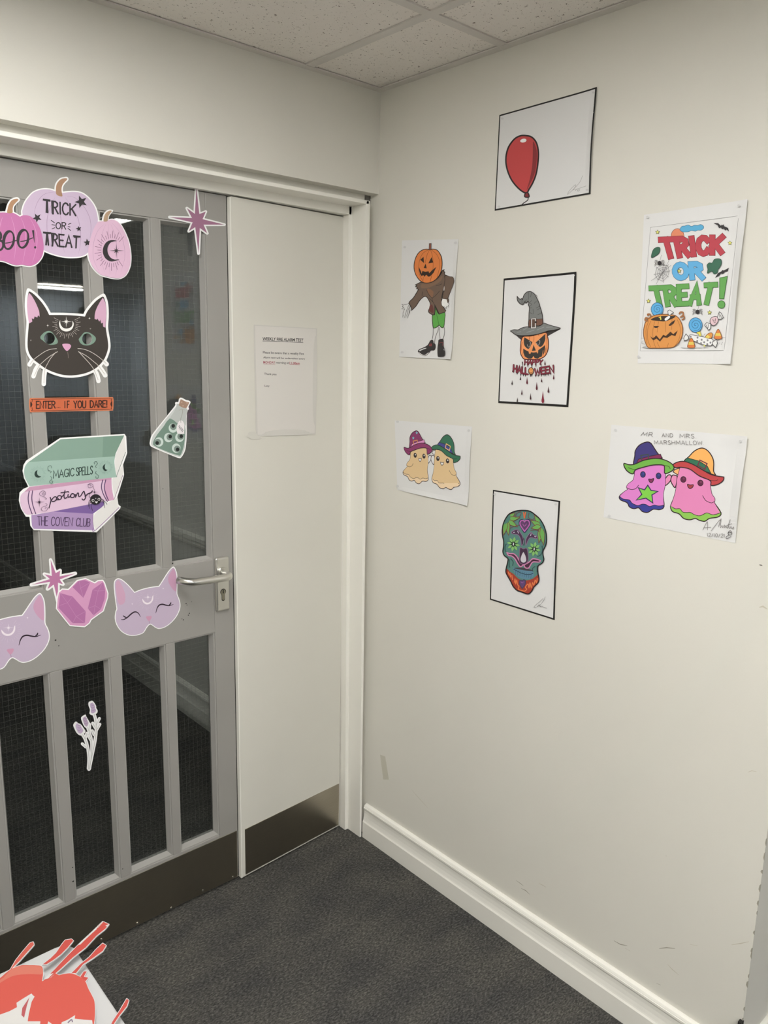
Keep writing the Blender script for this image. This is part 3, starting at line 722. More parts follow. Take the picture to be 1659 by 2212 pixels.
a.sub('crescent'); a.fill([(1395,888),(1330,878),(1270,900),(1232,960),(1225,1030),(1255,1095),(1310,1130),(1365,1128),(1422,1108),(1365,1110),(1315,1085),(1285,1030),(1282,970),(1310,915),(1350,895)], BLK)
a.sub('sparkle'); a.fill(spark(1385, 1005, 85, 95, 85, 95, 42), BLK, sm=False)
a.sub('stem'); a.fill(st3, (178, 148, 122))
a.done()

# ---- black cat mask
a = Art('cat_mask_sticker', 'black cat face mask sticker with pink ears and cut-out green eyes', 'sticker', DP, DN, (30, 610, 7.213), (245, 240, 238))
face = [(238,142),(300,175),(370,240),(440,320),(500,410),(550,507,1),(620,508),(740,508),(880,513),(1000,521),(1107,532,1),(1140,460),(1190,390),(1250,320),(1310,265),(1387,222),(1415,270),(1435,350),(1442,450),(1440,560),(1432,690),(1445,800),(1462,900),(1470,990),(1460,1060),(1430,1150),(1390,1220),(1320,1300),(1240,1360),(1130,1410),(1000,1440),(880,1450),(760,1440),(620,1400),(500,1345),(400,1275),(310,1205),(250,1130),(220,1050),(212,950),(218,820),(228,700),(232,600),(215,480),(205,380),(208,280),(220,195)]
h1 = ell(553, 872, 86, 90); h2 = ell(1140, 880, 78, 86)
CB = (62, 55, 50)
a.part('card'); a.fill(card_loop(face, 36), (245, 240, 238), sm=False, holes=[h1[::-1], h2[::-1]], thick=.0007, keep=True)
for L_ in ([(305,1200),(270,1240),(245,1280)], [(395,1280),(345,1350),(305,1462)], [(490,1350),(472,1450),(465,1582)], [(1390,1225),(1420,1250),(1445,1275)], [(1320,1300),(1380,1380),(1422,1448)], [(1250,1360),(1295,1440),(1317,1535)]):
    a.line(L_, 70, (245, 240, 238), keep=True); a.fill(ell(*L_[-1], 35, 35), (245, 240, 238), sm=False, keep=True)
a.layer += 1
a.part('face'); a.fill(face, CB, holes=[h1[::-1], h2[::-1]])
a.line([(836,1085),(845,1130),(848,1180)], 9, (120, 108, 102))
a.sub('ear'); a.fill([(235,165,1),(275,205),(330,300),(375,400),(395,460),(400,535,1),(375,512,1),(365,548,1),(322,530,1),(310,572,1),(278,560,1),(286,610,1),(238,640,1),(228,600),(212,480),(205,350),(215,240)], (214, 168, 192))
a.sub('ear'); a.fill([(1387,238,1),(1340,305),(1290,400),(1262,490),(1257,570,1),(1292,582,1),(1300,562,1),(1330,612,1),(1345,580,1),(1360,640,1),(1385,625,1),(1390,690,1),(1424,705,1),(1432,600),(1438,480),(1430,340)], (214, 168, 192))
a.sub('eye'); a.fill([(412,850),(430,820),(480,775),(540,757),(590,773),(630,820),(670,880),(685,920),(670,955),(620,970),(560,971),(500,945),(450,905),(418,880)], (122, 146, 130), holes=[h1[::-1]])
a.sub('eye'); a.fill([(1012,880),(1050,830),(1090,785),(1140,774),(1200,795),(1260,840),(1277,875),(1265,920),(1220,960),(1160,981),(1090,978),(1040,950),(1015,910)], (122, 146, 130), holes=[h2[::-1]])
a.sub('nose'); a.fill([(755,965),(800,955),(860,960),(888,985),(880,1020),(850,1055),(825,1068),(795,1045),(765,1000)], (216, 160, 190))
a.sub('crescent'); a.fill([(720,585,1),(703,640),(715,700),(750,745),(815,765),(880,748),(920,700),(932,640),(910,598,1),(912,650),(888,698),(820,720),(762,703),(726,650)], (240, 234, 228))
a.sub('sparkle'); a.fill(spark(815, 612, 85, 92, 82, 90, 42), (240, 234, 228), sm=False)
a.sub('rays'); a.rays(818, 655, 145, 222, -28, 208, 27, 6, (186, 176, 168))
a.sub('sparkle'); a.fill(spark(525, 672, 30, 30, 24, 24, 14), (240, 234, 228), sm=False); a.sub('sparkle'); a.fill(spark(1175, 560, 26, 26, 22, 22, 13), (240, 234, 228), sm=False)
for q in ((1020,548),(1190,722),(262,903)): a.sub('dot'); a.dots([q], (140, 132, 126), 11)
for q in [[(665,1032),(560,1045),(460,1090),(310,1200),(248,1280)], [(680,1078),(560,1150),(450,1240),(385,1310),(318,1455)], [(655,1085),(580,1170),(520,1270),(480,1370),(466,1570)], [(990,1030),(1080,1040),(1180,1075),(1290,1140),(1390,1220),(1440,1268)], [(1000,1078),(1120,1140),(1230,1225),(1320,1305),(1412,1432)], [(1012,1085),(1110,1190),(1190,1280),(1250,1370),(1310,1520)]]: a.sub('whisker'); a.line(q, 9, (204, 194, 186))
a.done()

# ---- ticket sign
a = Art('ticket_sign', 'orange ticket-shaped sign reading enter if you dare', 'sign', DP, DN, (30, 840, 6.381), (245, 240, 238))
OR_ = (202, 102, 66); TK = (62, 34, 26)
a.part('card'); a.fill([(212,160),(224,132),(260,126),(800,119),(1330,114),(1362,120),(1374,150),(1373,215),(1370,270),(1360,294),(1330,300),(800,308),(260,323),(228,318),(216,290),(212,225)], (214, 128, 88), thick=.0008, n=3)
a.fill([(222,165),(234,142),(262,136),(800,129),(1330,124),(1352,130),(1364,155),(1363,215),(1360,265),(1350,284),(1328,290),(800,298),(262,313),(238,308),(226,285),(222,225)], OR_, n=3)
a.part('border_line'); a.line([(250,185),(256,150),(290,142),(800,136),(1310,128),(1340,150),(1348,185)], 7, TK, n=2); a.line([(1348,240),(1340,272),(1305,284),(800,294),(290,306),(256,290),(250,255)], 7, TK, n=2)
a.fill([(228,178),(245,190),(254,215),(245,242),(228,254)], TK); a.fill([(1354,172),(1338,185),(1330,208),(1338,234),(1354,246)], TK)
a.part('word'); a.strokes('ENTER', ((310,172),(568,170),(568,266),(310,270)), 15, TK, gap=.22)
for x in (594, 614, 634): a.part('full_stop'); a.fill(ell(x, 258, 6, 6, n=8), TK, sm=False, keep=True)
a.part('word'); a.strokes('IF', ((700,170),(764,168),(764,262),(700,264)), 13, TK, gap=.75)
a.part('word'); a.strokes('YOU', ((824,168),(990,165),(988,262),(826,264)), 15, TK, gap=.25)
a.part('word'); a.strokes('DARE!', ((1050,164),(1282,160),(1282,252),(1052,256)), 15, TK, gap=.22)
a.done()

# ---- stack of books
a = Art('book_stack_sticker', 'die-cut sticker of three stacked spell books with a small spider', 'sticker', DP, DN, (30, 840, 6.381), (250, 247, 246))
a.part('card'); a.fill([(640,675),(1525,622),(1548,655),(1562,885),(1505,1045),(1520,1185),(1425,1490),(1440,1595),(1472,1622),(1465,1650),(1140,1977),(275,1947),(228,1890),(214,1765),(165,1762),(98,1650),(68,1540),(78,1430),(130,1380),(200,1350),(140,1230),(120,1130),(133,1050),(170,990)], (250, 247, 246), sm=False, thick=.0008)
WP_ = (236, 231, 228); TE, TE2 = (140, 167, 152), (166, 192, 180)
a.part('purple_book'); a.fill([(540,1690),(700,1640),(1240,1550),(1240,1610),(1090,1722)], (130, 100, 162), sm=False)
a.fill([(240,1742,1),(540,1690,1),(1092,1722,1),(1086,1830),(1112,1950,1),(275,1930,1),(248,1880)], (178, 148, 192))
a.fill([(1092,1820),(1110,1735),(1230,1612,1),(1420,1500,1),(1440,1605,1),(1450,1630,1),(1132,1945,1),(1102,1890)], WP_)
a.lines([[(1086,1830),(1095,1890),(1116,1955),(1450,1635)], [(1092,1722),(1086,1780),(1086,1830)]], 9, (150, 118, 160))
a.part('pink_book'); a.fill([(140,1422),(215,1350),(1345,1215),(1345,1262)], (206, 156, 184), sm=False)
a.fill([(140,1420,1),(1345,1250,1),(1350,1380),(1378,1528,1),(1260,1548,1),(540,1690,1),(250,1732,1),(165,1727),(102,1630),(86,1530),(100,1460)], (230, 198, 220))
a.fill([(1262,1260,1),(1345,1250,1),(1352,1380),(1380,1530,1),(1295,1548,1),(1250,1440),(1246,1340)], (216, 166, 196))
a.fill([(1358,1240),(1500,1052),(1502,1190),(1395,1490),(1372,1400),(1358,1310)], WP_, sm=False)
a.line([(1500,1190),(1390,1500),(1375,1530)], 7, (150, 118, 140), sm=False)
a.lines([[(212,1405),(196,1500),(208,1600),(252,1730)], [(258,1400),(246,1500),(260,1600),(302,1725)], [(1225,1252),(1206,1350),(1232,1450),(1290,1556)], [(1267,1250),(1246,1350),(1264,1440),(1304,1540)]], 13, (92, 64, 104))
a.part('green_book'); a.fill([(645,695),(1520,640),(1402,890),(1392,932),(195,1012)], TE, sm=False)
a.fill([(1230,658),(1520,640),(1402,890),(1392,932),(1220,945)], (128, 156, 140), sm=False)
a.fill([(195,1010,1),(1395,930,1),(1384,1000),(1394,1100),(1416,1217,1),(215,1342,1),(160,1240),(140,1150),(152,1070)], TE2)
a.fill([(1520,645,1),(1546,880,1),(1424,1182,1),(1410,1195,1),(1396,1080),(1396,960),(1412,890)], WP_)
a.line([(1540,870),(1418,1190),(1416,1217)], 7, (110, 125, 118), sm=False)
a.part('lettering')
TD = (52, 70, 64)
a.strokes('MAGIC', ((542,1128),(828,1092),(828,1198),(545,1232)), 12, TD, gap=.16); a.part('word'); a.strokes('SPELLS', ((858,1090),(1085,1062),(1083,1172),(860,1196)), 12, TD, gap=.16)
a.part('word'); a.strokes('THE', ((322,1756),(470,1760),(462,1882),(330,1880)), 10, (88, 66, 98), gap=.2); a.part('word'); a.strokes('COVEN', ((515,1764),(812,1776),(800,1888),(512,1884)), 10, (88, 66, 98), gap=.2); a.part('word'); a.strokes('CLUB', ((862,1778),(1055,1788),(1045,1894),(855,1890)), 10, (88, 66, 98), gap=.2)
PT = (58, 42, 60)
a.lines([[(496,1490),(508,1530),(498,1580),(480,1645)], [(508,1545),(545,1495),(578,1488),(585,1515),(560,1545),(520,1552)], [(575,1530),(612,1520),(596,1500),(612,1472),(648,1476),(648,1512),(610,1528)], [(645,1500),(690,1450),(702,1398),(688,1470),(698,1508),(732,1490)], [(640,1432),(752,1414)], [(746,1448),(742,1488),(768,1488)], [(768,1486),(796,1444),(828,1452),(826,1488),(786,1496),(780,1470)], [(826,1470),(846,1458),(848,1490),(872,1438),(888,1440),(890,1480),(914,1480)], [(914,1480),(958,1412),(972,1440),(986,1496),(958,1530),(934,1512)], [(975,1488),(1015,1446),(1060,1428),(1080,1400)]], 14, PT)
a.fill(ell(752, 1424, 7, 7, n=8), PT, sm=False)
a.part('crescent'); a.fill([(322,1115,1),(290,1142),(282,1180),(302,1212),(338,1222),(376,1204,1),(344,1200),(322,1180),(316,1150)], (40, 58, 52)); a.part('crescent'); a.fill([(1265,1028,1),(1230,1055),(1220,1090),(1240,1122),(1262,1130),(1288,1116,1),(1262,1108),(1250,1080),(1252,1050)], (40, 58, 52))
a.part('rays'); a.rays(330, 1170, 75, 112, 0, 348, 30, 3, (142, 168, 156)); a.part('rays'); a.rays(1258, 1078, 68, 98, 0, 348, 30, 3, (142, 168, 156))
def swirl(ox, oy, k=1): return [[(ox+55*k,oy+40*k),(ox+45*k,oy+5*k),(ox+5*k,oy+20*k),(ox+10*k,oy+65*k),(ox+50*k,oy+85*k),(ox+38*k,oy+105*k)], [(ox+40*k,oy+150*k),(ox+58*k,oy+185*k),(ox+25*k,oy+225*k),(ox+50*k,oy+248*k),(ox+72*k,oy+225*k),(ox+52*k,oy+212*k)]]
for q in swirl(460, 1052)+[[(1148,1030),(1130,998),(1100,1012),(1106,1040)], [(1148,1030),(1118,1066),(1134,1084)], [(1130,1130),(1120,1160),(1160,1195),(1150,1228),(1125,1225),(1124,1202)]]: a.part('scroll'); a.line(q, 6, (82, 104, 96))
for q in [[(420,1450),(400,1430),(385,1450),(420,1462),(432,1425),(400,1402),(356,1425),(352,1460),(420,1490),(446,1515),(420,1515)], [(425,1580),(450,1585),(445,1610),(400,1620),(370,1650),(395,1680),(440,1675),(460,1645),(430,1635),(425,1655)], [(1040,1340),(1060,1325),(1040,1310),(1015,1330),(1030,1360),(1075,1350),(1085,1320),(1050,1302),(1008,1320)], [(1085,1340),(1105,1400)]]: a.part('scroll'); a.line(q, 5, (110, 84, 112))
a.part('sparkle'); a.fill(spark(345, 1558, 70, 80, 75, 80, 32), (60, 44, 62), sm=False); a.part('sparkle'); a.fill(spark(1105, 1420, 40, 40, 60, 70, 20), (60, 44, 62), sm=False)
a.part('spider')
a.lines([[(1050,1530),(1030,1545),(1020,1620)], [(1055,1560),(1035,1580),(1032,1650)], [(1070,1580),(1060,1610),(1080,1680)], [(1195,1510),(1230,1530),(1240,1590)], [(1195,1545),(1230,1560),(1248,1640)], [(1200,1520),(1260,1560),(1278,1590)], [(1060,1500),(1030,1480),(1045,1430)]], 6, (64, 52, 70))
a.fill(ell(1122, 1522, 78, 72), (38, 33, 36), sm=False)
a.fill(ell(1084, 1535, 19, 19), (215, 208, 208), sm=False, holes=[ell(1086, 1536, 11, 11)[::-1]]); a.fill(ell(1166, 1520, 19, 19), (215, 208, 208), sm=False, holes=[ell(1165, 1521, 11, 11)[::-1]])
a.fill([(1112,1545),(1128,1552),(1145,1543),(1146,1562),(1132,1575),(1116,1562)], (240, 232, 232)); a.dots([(1122,1508)], (170, 160, 165), 8)
a.done()

# ---- magenta star by the lock side
def star_sticker(label, crop, tips, ref, c, o_):
    a = Art('star_sticker', label, 'sticker', DP, DN, crop, ref)
    a.part('card'); P = offset_round([(x, y) for x, y in tips], o_)
    a.fill(P, ref, sm=False, thick=.0007, keep=True)
    a.layer += 1
    a.part('star'); a.fill(tips, c, sm=False)
    return a
a = star_sticker('eight-pointed magenta star sticker at the top lock corner of the door', (310, 390, 8.295), [(948,120),(1000,600),(1115,558),(1058,692),(1448,790),(1075,790),(1142,945),(1008,850),(987,1305),(927,835),(812,908),(880,750),(465,656),(868,672),(778,495),(920,597)], (226, 213, 216), (150, 100, 126), 26); a.done()

# ---- potion bottle
a = Art('potion_bottle_sticker', 'die-cut sticker of a corked green potion bottle full of eyeballs', 'sticker', DP, DN, (310, 840, 13.825), (236, 235, 230))
a.part('card'); a.fill([(1125,262),(1180,282),(1270,332),(1350,347),(1402,387),(1395,430),(1345,530),(1357,600),(1312,660),(1292,780),(1287,1000),(1292,1300),(1282,1550),(1252,1800),(1192,1950),(1120,2052),(1060,2067),(900,2012),(600,1890),(260,1740),(193,1670),(188,1590),(228,1430),(300,1310),(450,1120),(700,810),(850,620),(950,490),(943,430),(975,393),(1040,390),(1060,310),(1090,270)], (236, 235, 230), thick=.0008)
a.part('glass'); a.fill([(985,470),(1060,450),(1180,560),(1310,610),(1285,650),(1262,800),(1255,1050),(1262,1300),(1255,1540),(1225,1790),(1170,1930),(1105,2030),(1060,2035),(900,1985),(600,1860),(290,1720),(232,1660),(225,1590),(265,1440),(340,1320),(480,1130),(740,810),(890,630),(985,510)], (196, 200, 194))
a.fill([(985,470),(1060,450),(1310,610),(1275,800),(1245,1120),(1000,1020),(800,880),(900,700),(985,510)], (180, 184, 178))
a.part('liquid'); a.fill([(785,880),(1000,1020),(1232,1122),(1236,1400),(1216,1650),(1162,1850),(1102,1985),(1040,1987),(800,1912),(500,1792),(312,1692),(285,1632),(310,1530),(420,1350),(600,1120)], (114, 138, 123), n=2)
a.part('cork'); a.fill([(1105,320),(1140,320),(1240,370),(1350,400),(1362,422),(1290,560),(1258,576),(1170,560),(1067,502),(1055,470)], (160, 130, 110), n=2); a.dots([(1140,402),(1300,420),(1180,505)], (190, 160, 138), 20)
for w0, i0, p_ in (((880,1170),(888,1132),(885,1105)), ((742,1455),(782,1440),(795,1425)), ((1075,1448),(1105,1422),(1125,1415)), ((460,1585),(425,1590),(405,1615)), ((975,1770),(1002,1792),(1015,1810))):
    a.part('eyeball'); a.fill(ell(*w0, 130, 140), (198, 211, 201), sm=False); a.fill(ell(*i0, 96, 98), (122, 138, 128), sm=False); a.fill(ell(*p_, 52, 56), (28, 34, 30), sm=False)
a.part('tag'); a.fill([(1075,950),(1150,950),(1216,1060),(1216,1320),(1200,1342),(1012,1332),(990,1200),(1005,1060)], (228, 222, 220), n=2)
a.lines([[(1040,1130),(1075,1090),(1060,1180),(1095,1130),(1085,1225),(1130,1150),(1120,1255),(1165,1190),(1150,1290),(1195,1220)]], 12, (130, 128, 130)); a.line([(1150,600),(1165,700),(1110,890),(1115,1015)], 14, (150, 148, 138)); a.line([(1060,640),(1100,620),(1140,600),(1220,630)], 16, (168, 166, 152))
a.done()

# ---- small star, crystals, sleeping cats
a = star_sticker('eight-pointed pink star sticker tucked behind the crystal sticker', (0, 1200, 6.381), [(698,62),(768,242),(828,207),(822,288),(1038,247),(824,330),(868,396),(800,375),(798,640),(742,400),(655,462),(692,362),(432,404),(688,325),(612,257),(714,282)], (250, 243, 244), (194, 122, 164), 24); a.done()
a = Art('crystal_sticker', 'die-cut sticker of three magenta crystals on pink', 'sticker', DP, DN, (0, 1200, 6.381), (250, 242, 243), white=.93, lift=.0017)
cr = [(1180,325),(1308,386),(1352,355),(1415,350),(1436,385),(1480,520),(1476,578),(1418,760),(1250,880),(1228,925),(1165,975),(968,960),(785,730),(795,592),(812,512),(862,470),(945,475),(1068,352)]
a.part('card'); a.fill(offset_round(cr, 15), (250, 242, 243), sm=False, thick=.0008); a.fill(cr, (217, 154, 192), sm=False)
CC = (181, 112, 161); CL = (196, 134, 178)
a.part('crystal'); a.fill([(830,517),(1000,565),(1182,770),(1170,932),(1002,932),(806,720)], CC, sm=False); a.lines([[(830,517),(930,650),(1050,840),(1002,932)], [(930,650),(820,690)], [(1050,840),(1182,770)], [(930,650),(1000,565)], [(1050,840),(1170,930)]], 6, CL, sm=False)
a.part('crystal'); a.fill([(1000,435),(1090,345),(1170,340),(1242,372),(1150,585)], CC, sm=False); a.lines([[(1090,345),(1110,450),(1150,585)], [(1110,450),(1242,372)]], 6, CL, sm=False)
a.part('crystal'); a.fill([(1420,367),(1450,480),(1440,600),(1390,740),(1290,825),(1210,730),(1275,470)], CC, sm=False); a.lines([[(1420,367),(1350,490),(1310,690),(1290,825)], [(1350,490),(1450,480)], [(1310,690),(1390,740)], [(1310,690),(1210,730)], [(1350,490),(1275,470)]], 6, CL, sm=False)
a.done()

def sleeping_cat(label, shift=None):
    a = Art('cat_mask_sticker', label, 'sticker', DP, DN, (230, 1190, 5.721), (249, 240, 243), white=.95)
    if shift is not None: a.bend = None; a.shift = shift
    w0 = a.w
    if shift is not None: a.w = lambda p, layer=None: w0(p, layer)+shift
    sh = [(828,208),(852,245),(866,310),(868,430),(866,530),(888,590),(903,650),(898,720),(858,808),(790,886),(720,936),(652,955),(612,943),(580,920),(545,900),(515,914),(488,950),(458,998),(418,1023),(330,1042),(252,1027),(183,983),(133,910),(113,830),(122,750),(134,718),(122,640),(108,520),(101,420),(112,370),(145,349),(188,363),(240,404),(290,455),(346,520,1),(420,489),(520,462),(600,449),(652,444,1),(692,384),(742,304),(790,236)]
    a.part('card'); a.fill(card_loop(sh, 10), (249, 240, 243), sm=False, thick=.0007)
    a.part('face'); a.fill(sh, (196, 172, 196))
    a.sub('ear'); a.fill([(800,252),(830,222),(858,300),(862,440),(858,500),(815,470),(768,390),(765,320)], (203, 152, 182))
    a.sub('ear'); a.fill([(118,400),(140,362),(165,380),(200,450),(232,545),(222,640),(165,665),(135,600),(120,500)], (206, 158, 186))
    a.sub('eye'); EB = (46, 30, 44)
    a.line([(420,818),(395,772),(355,753),(310,775),(260,820),(215,848),(178,848)], 17, EB, taper=2); a.line([(203,798),(225,815),(252,826)], 15, EB, taper=2)
    a.sub('eye'); a.line([(608,770),(625,710),(650,672),(690,660),(740,672),(780,676),(828,660)], 17, EB, taper=2); a.line([(797,633),(790,655),(768,674)], 15, EB, taper=2)
    a.sub('nose'); a.fill([(488,815),(520,805),(556,806),(550,840),(525,868),(505,850)], (206, 148, 178)); a.line([(526,866),(530,898)], 5, (160, 120, 150), sm=False)
    a.sub('crescent'); a.fill([(440,588,1),(450,632),(490,661),(540,651),(574,607),(578,545,1),(568,560),(553,610),(520,638),(482,634),(454,604)], (240, 222, 232)); a.sub('sparkle'); a.fill(spark(512, 572, 50, 45, 60, 60, 22), (240, 224, 234), sm=False)
    a.sub('rays'); a.rays(512, 600, 90, 135, -55, 235, 24, 3, (208, 186, 206)); a.sub('sparkle'); a.fill(spark(316, 655, 18, 18, 14, 14, 8), (245, 230, 238), sm=False); a.sub('sparkle'); a.fill(spark(700, 465, 18, 18, 14, 14, 8), (245, 230, 238), sm=False)
    a.done()
DPl = DP+DN*.0008
sleeping_cat('lilac sleeping cat mask sticker between crystal sticker and door handle')
shift = hit(85.2, 1281.5, DPl, DN)-hit(374.2, 1224.5, DPl, DN)
sleeping_cat('lilac sleeping cat mask sticker on the far side of the crystal sticker', shift)

# ---- lavender sprig
a = Art('lavender_sticker', 'small die-cut lavender sprig sticker on a lower dark pane', 'sticker', DP+Vector((0, .0188, 0)), DN, (130, 1490, 11.64), (226, 221, 216))
LW = (226, 221, 216); LG = (140, 142, 130)
hd = [[(800,275),(838,300),(902,400),(908,460),(942,520),(932,580),(870,622),(810,642),(738,602),(748,500),(713,400),(713,320),(760,288)], [(640,625),(658,672),(742,820),(748,870),(702,962),(650,962),(588,900),(526,740),(538,680),(580,648)], [(400,798),(452,840),(522,868),(602,980),(634,1030),(622,1082),(530,1152),(428,1102),(358,980),(328,890),(358,828)]]
stem = [[(850,610),(892,760),(905,1000),(872,1300),(800,1650),(728,2005)], [(690,940),(740,1100),(790,1300),(790,1600),(735,1990)], [(560,1120),(640,1270),(700,1500),(722,1750),(708,2000)]]
lv = [[(900,890),(985,722)], [(915,1010),(995,868)], [(885,965),(818,838)], [(862,1150),(806,1030)], [(628,1230),(668,1095)], [(660,1450),(555,1358)], [(775,1275),(716,1170)], [(738,1040),(742,872)]]
a.part('card')
for q in hd: a.fill(q, LW, keep=True)
a.lines(stem, 82, LW)
a.lines(lv, 76, LW, sm=False)
for q in lv: a.fill(ell(*q[1], 38, 38), LW, sm=False, keep=True)
a.fill(ell(722, 2000, 42, 40), LW, sm=False)
for q, c in zip(hd, ((178, 156, 178), (176, 154, 172), (186, 164, 186))):
    a.part('flower'); cx = sum(p[0] for p in q)/len(q); cy = sum(p[1] for p in q)/len(q)
    a.fill([(cx+(x-cx)*.62, cy+(y-cy)*.74) for x, y in q], c)
    a.lines([[(cx-40, cy+k), (cx, cy+k+25), (cx+40, cy+k-5)] for k in (-80, -20, 45)], 12, (150, 128, 150))
a.part('stem'); a.lines(stem, 12, (176, 174, 164))
a.part('leaf'); a.lines(lv, 26, LG, sm=False, taper=2)
a.done()

# ------------------------------------------------------------------ sheets on the cream wall
GRP = 'drawings on the cream wall'
def cl(tr=0, br=0, r_=0, b_=0, tl=0, bl=0, l_=0):
    """curl: small lifts at corners and edges, in metres, falling off quickly inwards"""
    def f(x, y):
        q = 0; K = 2.2
        for amt, cx, cy in ((tr, 1, 0), (br, 1, 1), (tl, 0, 0), (bl, 0, 1)):
            d = math.hypot(x-cx, y-cy); q += amt*max(0, 1-d/.22)**2
        q += r_*max(0, 1-(1-x)/.10)**2*math.sin(math.pi*min(1, max(0, y)))+b_*max(0, 1-(1-y)/.10)**2*math.sin(math.pi*x)+l_*max(0, 1-x/.1)**2*math.sin(math.pi*y)
        return q*K
    return f

# ---- top sheet: red balloon
a = Art('drawing_sheet', 'landscape sheet with black inked edge and a red balloon, hung highest of all', 'drawing', WP, WN, (1050, 180, 6.381), (184, 174, 171), white=.75, group=GRP)
a.part('paper').paper([(183,437),(1537,52),(1441,1528),(119,1757)], curl=cl(r_=.003, tr=.001))
a.part('border').border((.015, .017, .017, .012))
a.part('balloon'); a.fill([(545,720),(630,742),(695,820),(722,950),(715,1100),(690,1250),(645,1370),(590,1465),(562,1512),(500,1490),(420,1420),(340,1310),(285,1160),(275,1020),(310,880),(390,770),(470,725)], (162, 58, 58), out=(40, 30, 30), ow=16)
a.fill([(650,800),(700,930),(696,1100),(665,1260),(600,1400),(560,1470),(600,1330),(635,1150),(645,950)], (112, 40, 42)); a.fill(ell(515, 790, 44, 26, -.2), (205, 196, 194), sm=False)
a.fill([(545,1510),(580,1512),(595,1562),(565,1572),(532,1560)], (110, 40, 42), out=(40, 30, 30), ow=12)
a.part('string'); a.line([(580,1568),(575,1610),(520,1650),(490,1678)], 12, (40, 30, 30))
a.part('signature'); a.lines([[(1332,1272),(1295,1360),(1215,1450),(1125,1532),(1150,1480),(1225,1402),(1238,1412),(1205,1465)], [(1200,1472),(1225,1458),(1232,1478),(1255,1455),(1262,1480),(1285,1460),(1290,1478),(1262,1492)], [(1235,1462),(1310,1440),(1385,1414)]], 4, (120, 112, 110))
a.tacks([(225, 485), (1485, 130), (1395, 1470), (180, 1700)])
a.done()

# ---- pumpkin-headed scarecrow
a = Art('drawing_sheet', 'portrait sheet with a pumpkin-headed scarecrow in brown jacket and green shorts', 'drawing', WP, WN, (850, 500, 7.625), (206, 201, 199), white=.75, group=GRP)
INK = (44, 36, 34)
a.part('paper').paper([(140,148),(1071,126),(971,2107),(95,2064)], curl=cl(r_=.002, br=.0035, b_=.0012))
a.part('jacket'); BR_ = (104, 84, 72)
a.fill([(440,838,1),(358,880,1),(385,890,1),(362,910,1),(395,925,1),(378,945,1),(412,952,1),(380,1010),(330,1090),(270,1150),(252,1182,1),(285,1235),(300,1300,1),(370,1230),(430,1140),(490,1082),(540,1075),(580,1130),(605,1190),(600,1250),(575,1310),(600,1350),(660,1378,1),(682,1330),(680,1212,1),(720,1290),(752,1362,1),(830,1345),(862,1302,1),(800,1200),(795,1090),(822,960),(850,880),(870,780),(850,718,1),(838,690,1),(848,670,1),(825,655,1),(835,630,1),(808,640,1),(700,790)], BR_, out=INK, ow=9)
a.fill([(850,720),(920,745),(985,755),(1012,810),(1000,862),(960,950),(912,1060),(890,1110),(830,1110),(806,1080),(832,960),(835,890),(850,800)], BR_, out=INK, ow=9)
a.fill([(895,1100),(912,1130),(905,1170),(882,1165),(870,1115)], BR_, out=INK, ow=7)
a.fill([(835,905),(848,900),(838,965),(826,970)], (206, 201, 199))
a.fill([(602,1212),(640,1212),(660,1290),(655,1340),(600,1320),(585,1290)], (98, 54, 50)); a.fill([(560,940),(620,960),(660,1000),(640,1090),(600,1050),(560,990)], (128, 92, 70))
a.fill([(470,860),(700,805),(800,730),(790,800),(720,860),(640,900),(560,930),(460,930)], (120, 92, 74))
a.lines([[(545,960),(590,1050),(640,1100)], [(760,980),(690,1060),(640,1100),(650,1160),(685,1215)], [(590,1100),(650,1160)], [(700,890),(760,880),(800,860)], [(480,990),(470,1060)], [(860,860),(840,1000)]], 6, INK)
a.part('shorts'); a.fill([(690,1250),(715,1300),(752,1362),(848,1332),(845,1450),(830,1572),(790,1582),(752,1542),(722,1572),(670,1592),(650,1562),(640,1382),(680,1372)], (88, 152, 70), out=INK, ow=8, n=2); a.line([(690,1260),(720,1400),(752,1540)], 6, (50, 92, 44))
a.part('hand'); a.lines([[(250,1188),(200,1205),(138,1200),(165,1225),(145,1240),(172,1250),(135,1275),(185,1275),(160,1340),(148,1420),(170,1370),(178,1425),(198,1370),(205,1425),(222,1370),(236,1430),(255,1360),(280,1290)], [(260,1200),(225,1280),(195,1370)], [(272,1215),(245,1290),(225,1370)], [(280,1230),(262,1300),(255,1360)]], 6, INK, sm=False)
a.part('hand'); a.fill([(808,1105),(880,1115),(900,1180),(930,1195),(905,1215),(915,1245),(880,1235),(868,1272),(845,1240),(820,1240),(795,1215),(790,1160)], (222, 216, 212), sm=False, out=INK, ow=5); a.lines([[(825,1115),(815,1200)], [(845,1118),(842,1220)], [(862,1120),(868,1215)]], 5, INK)
a.part('leg'); a.lines([[(657,1595),(655,1690),(637,1790)], [(742,1560),(735,1630),(700,1720),(682,1800),(678,1860)]], 7, INK)
a.part('leg'); a.lines([[(760,1575),(752,1650),(768,1730),(770,1780)], [(835,1575),(845,1650),(835,1720),(812,1775)]], 7, INK)
a.part('shoe'); a.fill([(612,1800),(650,1795),(662,1840),(690,1860),(692,1920),(670,1955),(620,1960),(580,2010),(530,2045),(470,2030),(415,1985),(430,1945),(500,1915),(560,1880),(590,1840)], (48, 44, 44), out=INK, ow=7); a.fill([(440,1950),(520,1920),(545,1925),(470,1955),(435,1972)], (196, 192, 190)); a.line([(420,1990),(480,2030),(530,2038),(585,1995)], 10, (210, 205, 202)); a.fill([(600,1850),(635,1848),(630,1890),(590,1885)], (140, 60, 62), sm=False, holes=[[(608,1860),(608,1876),(622,1878),(624,1860)]])
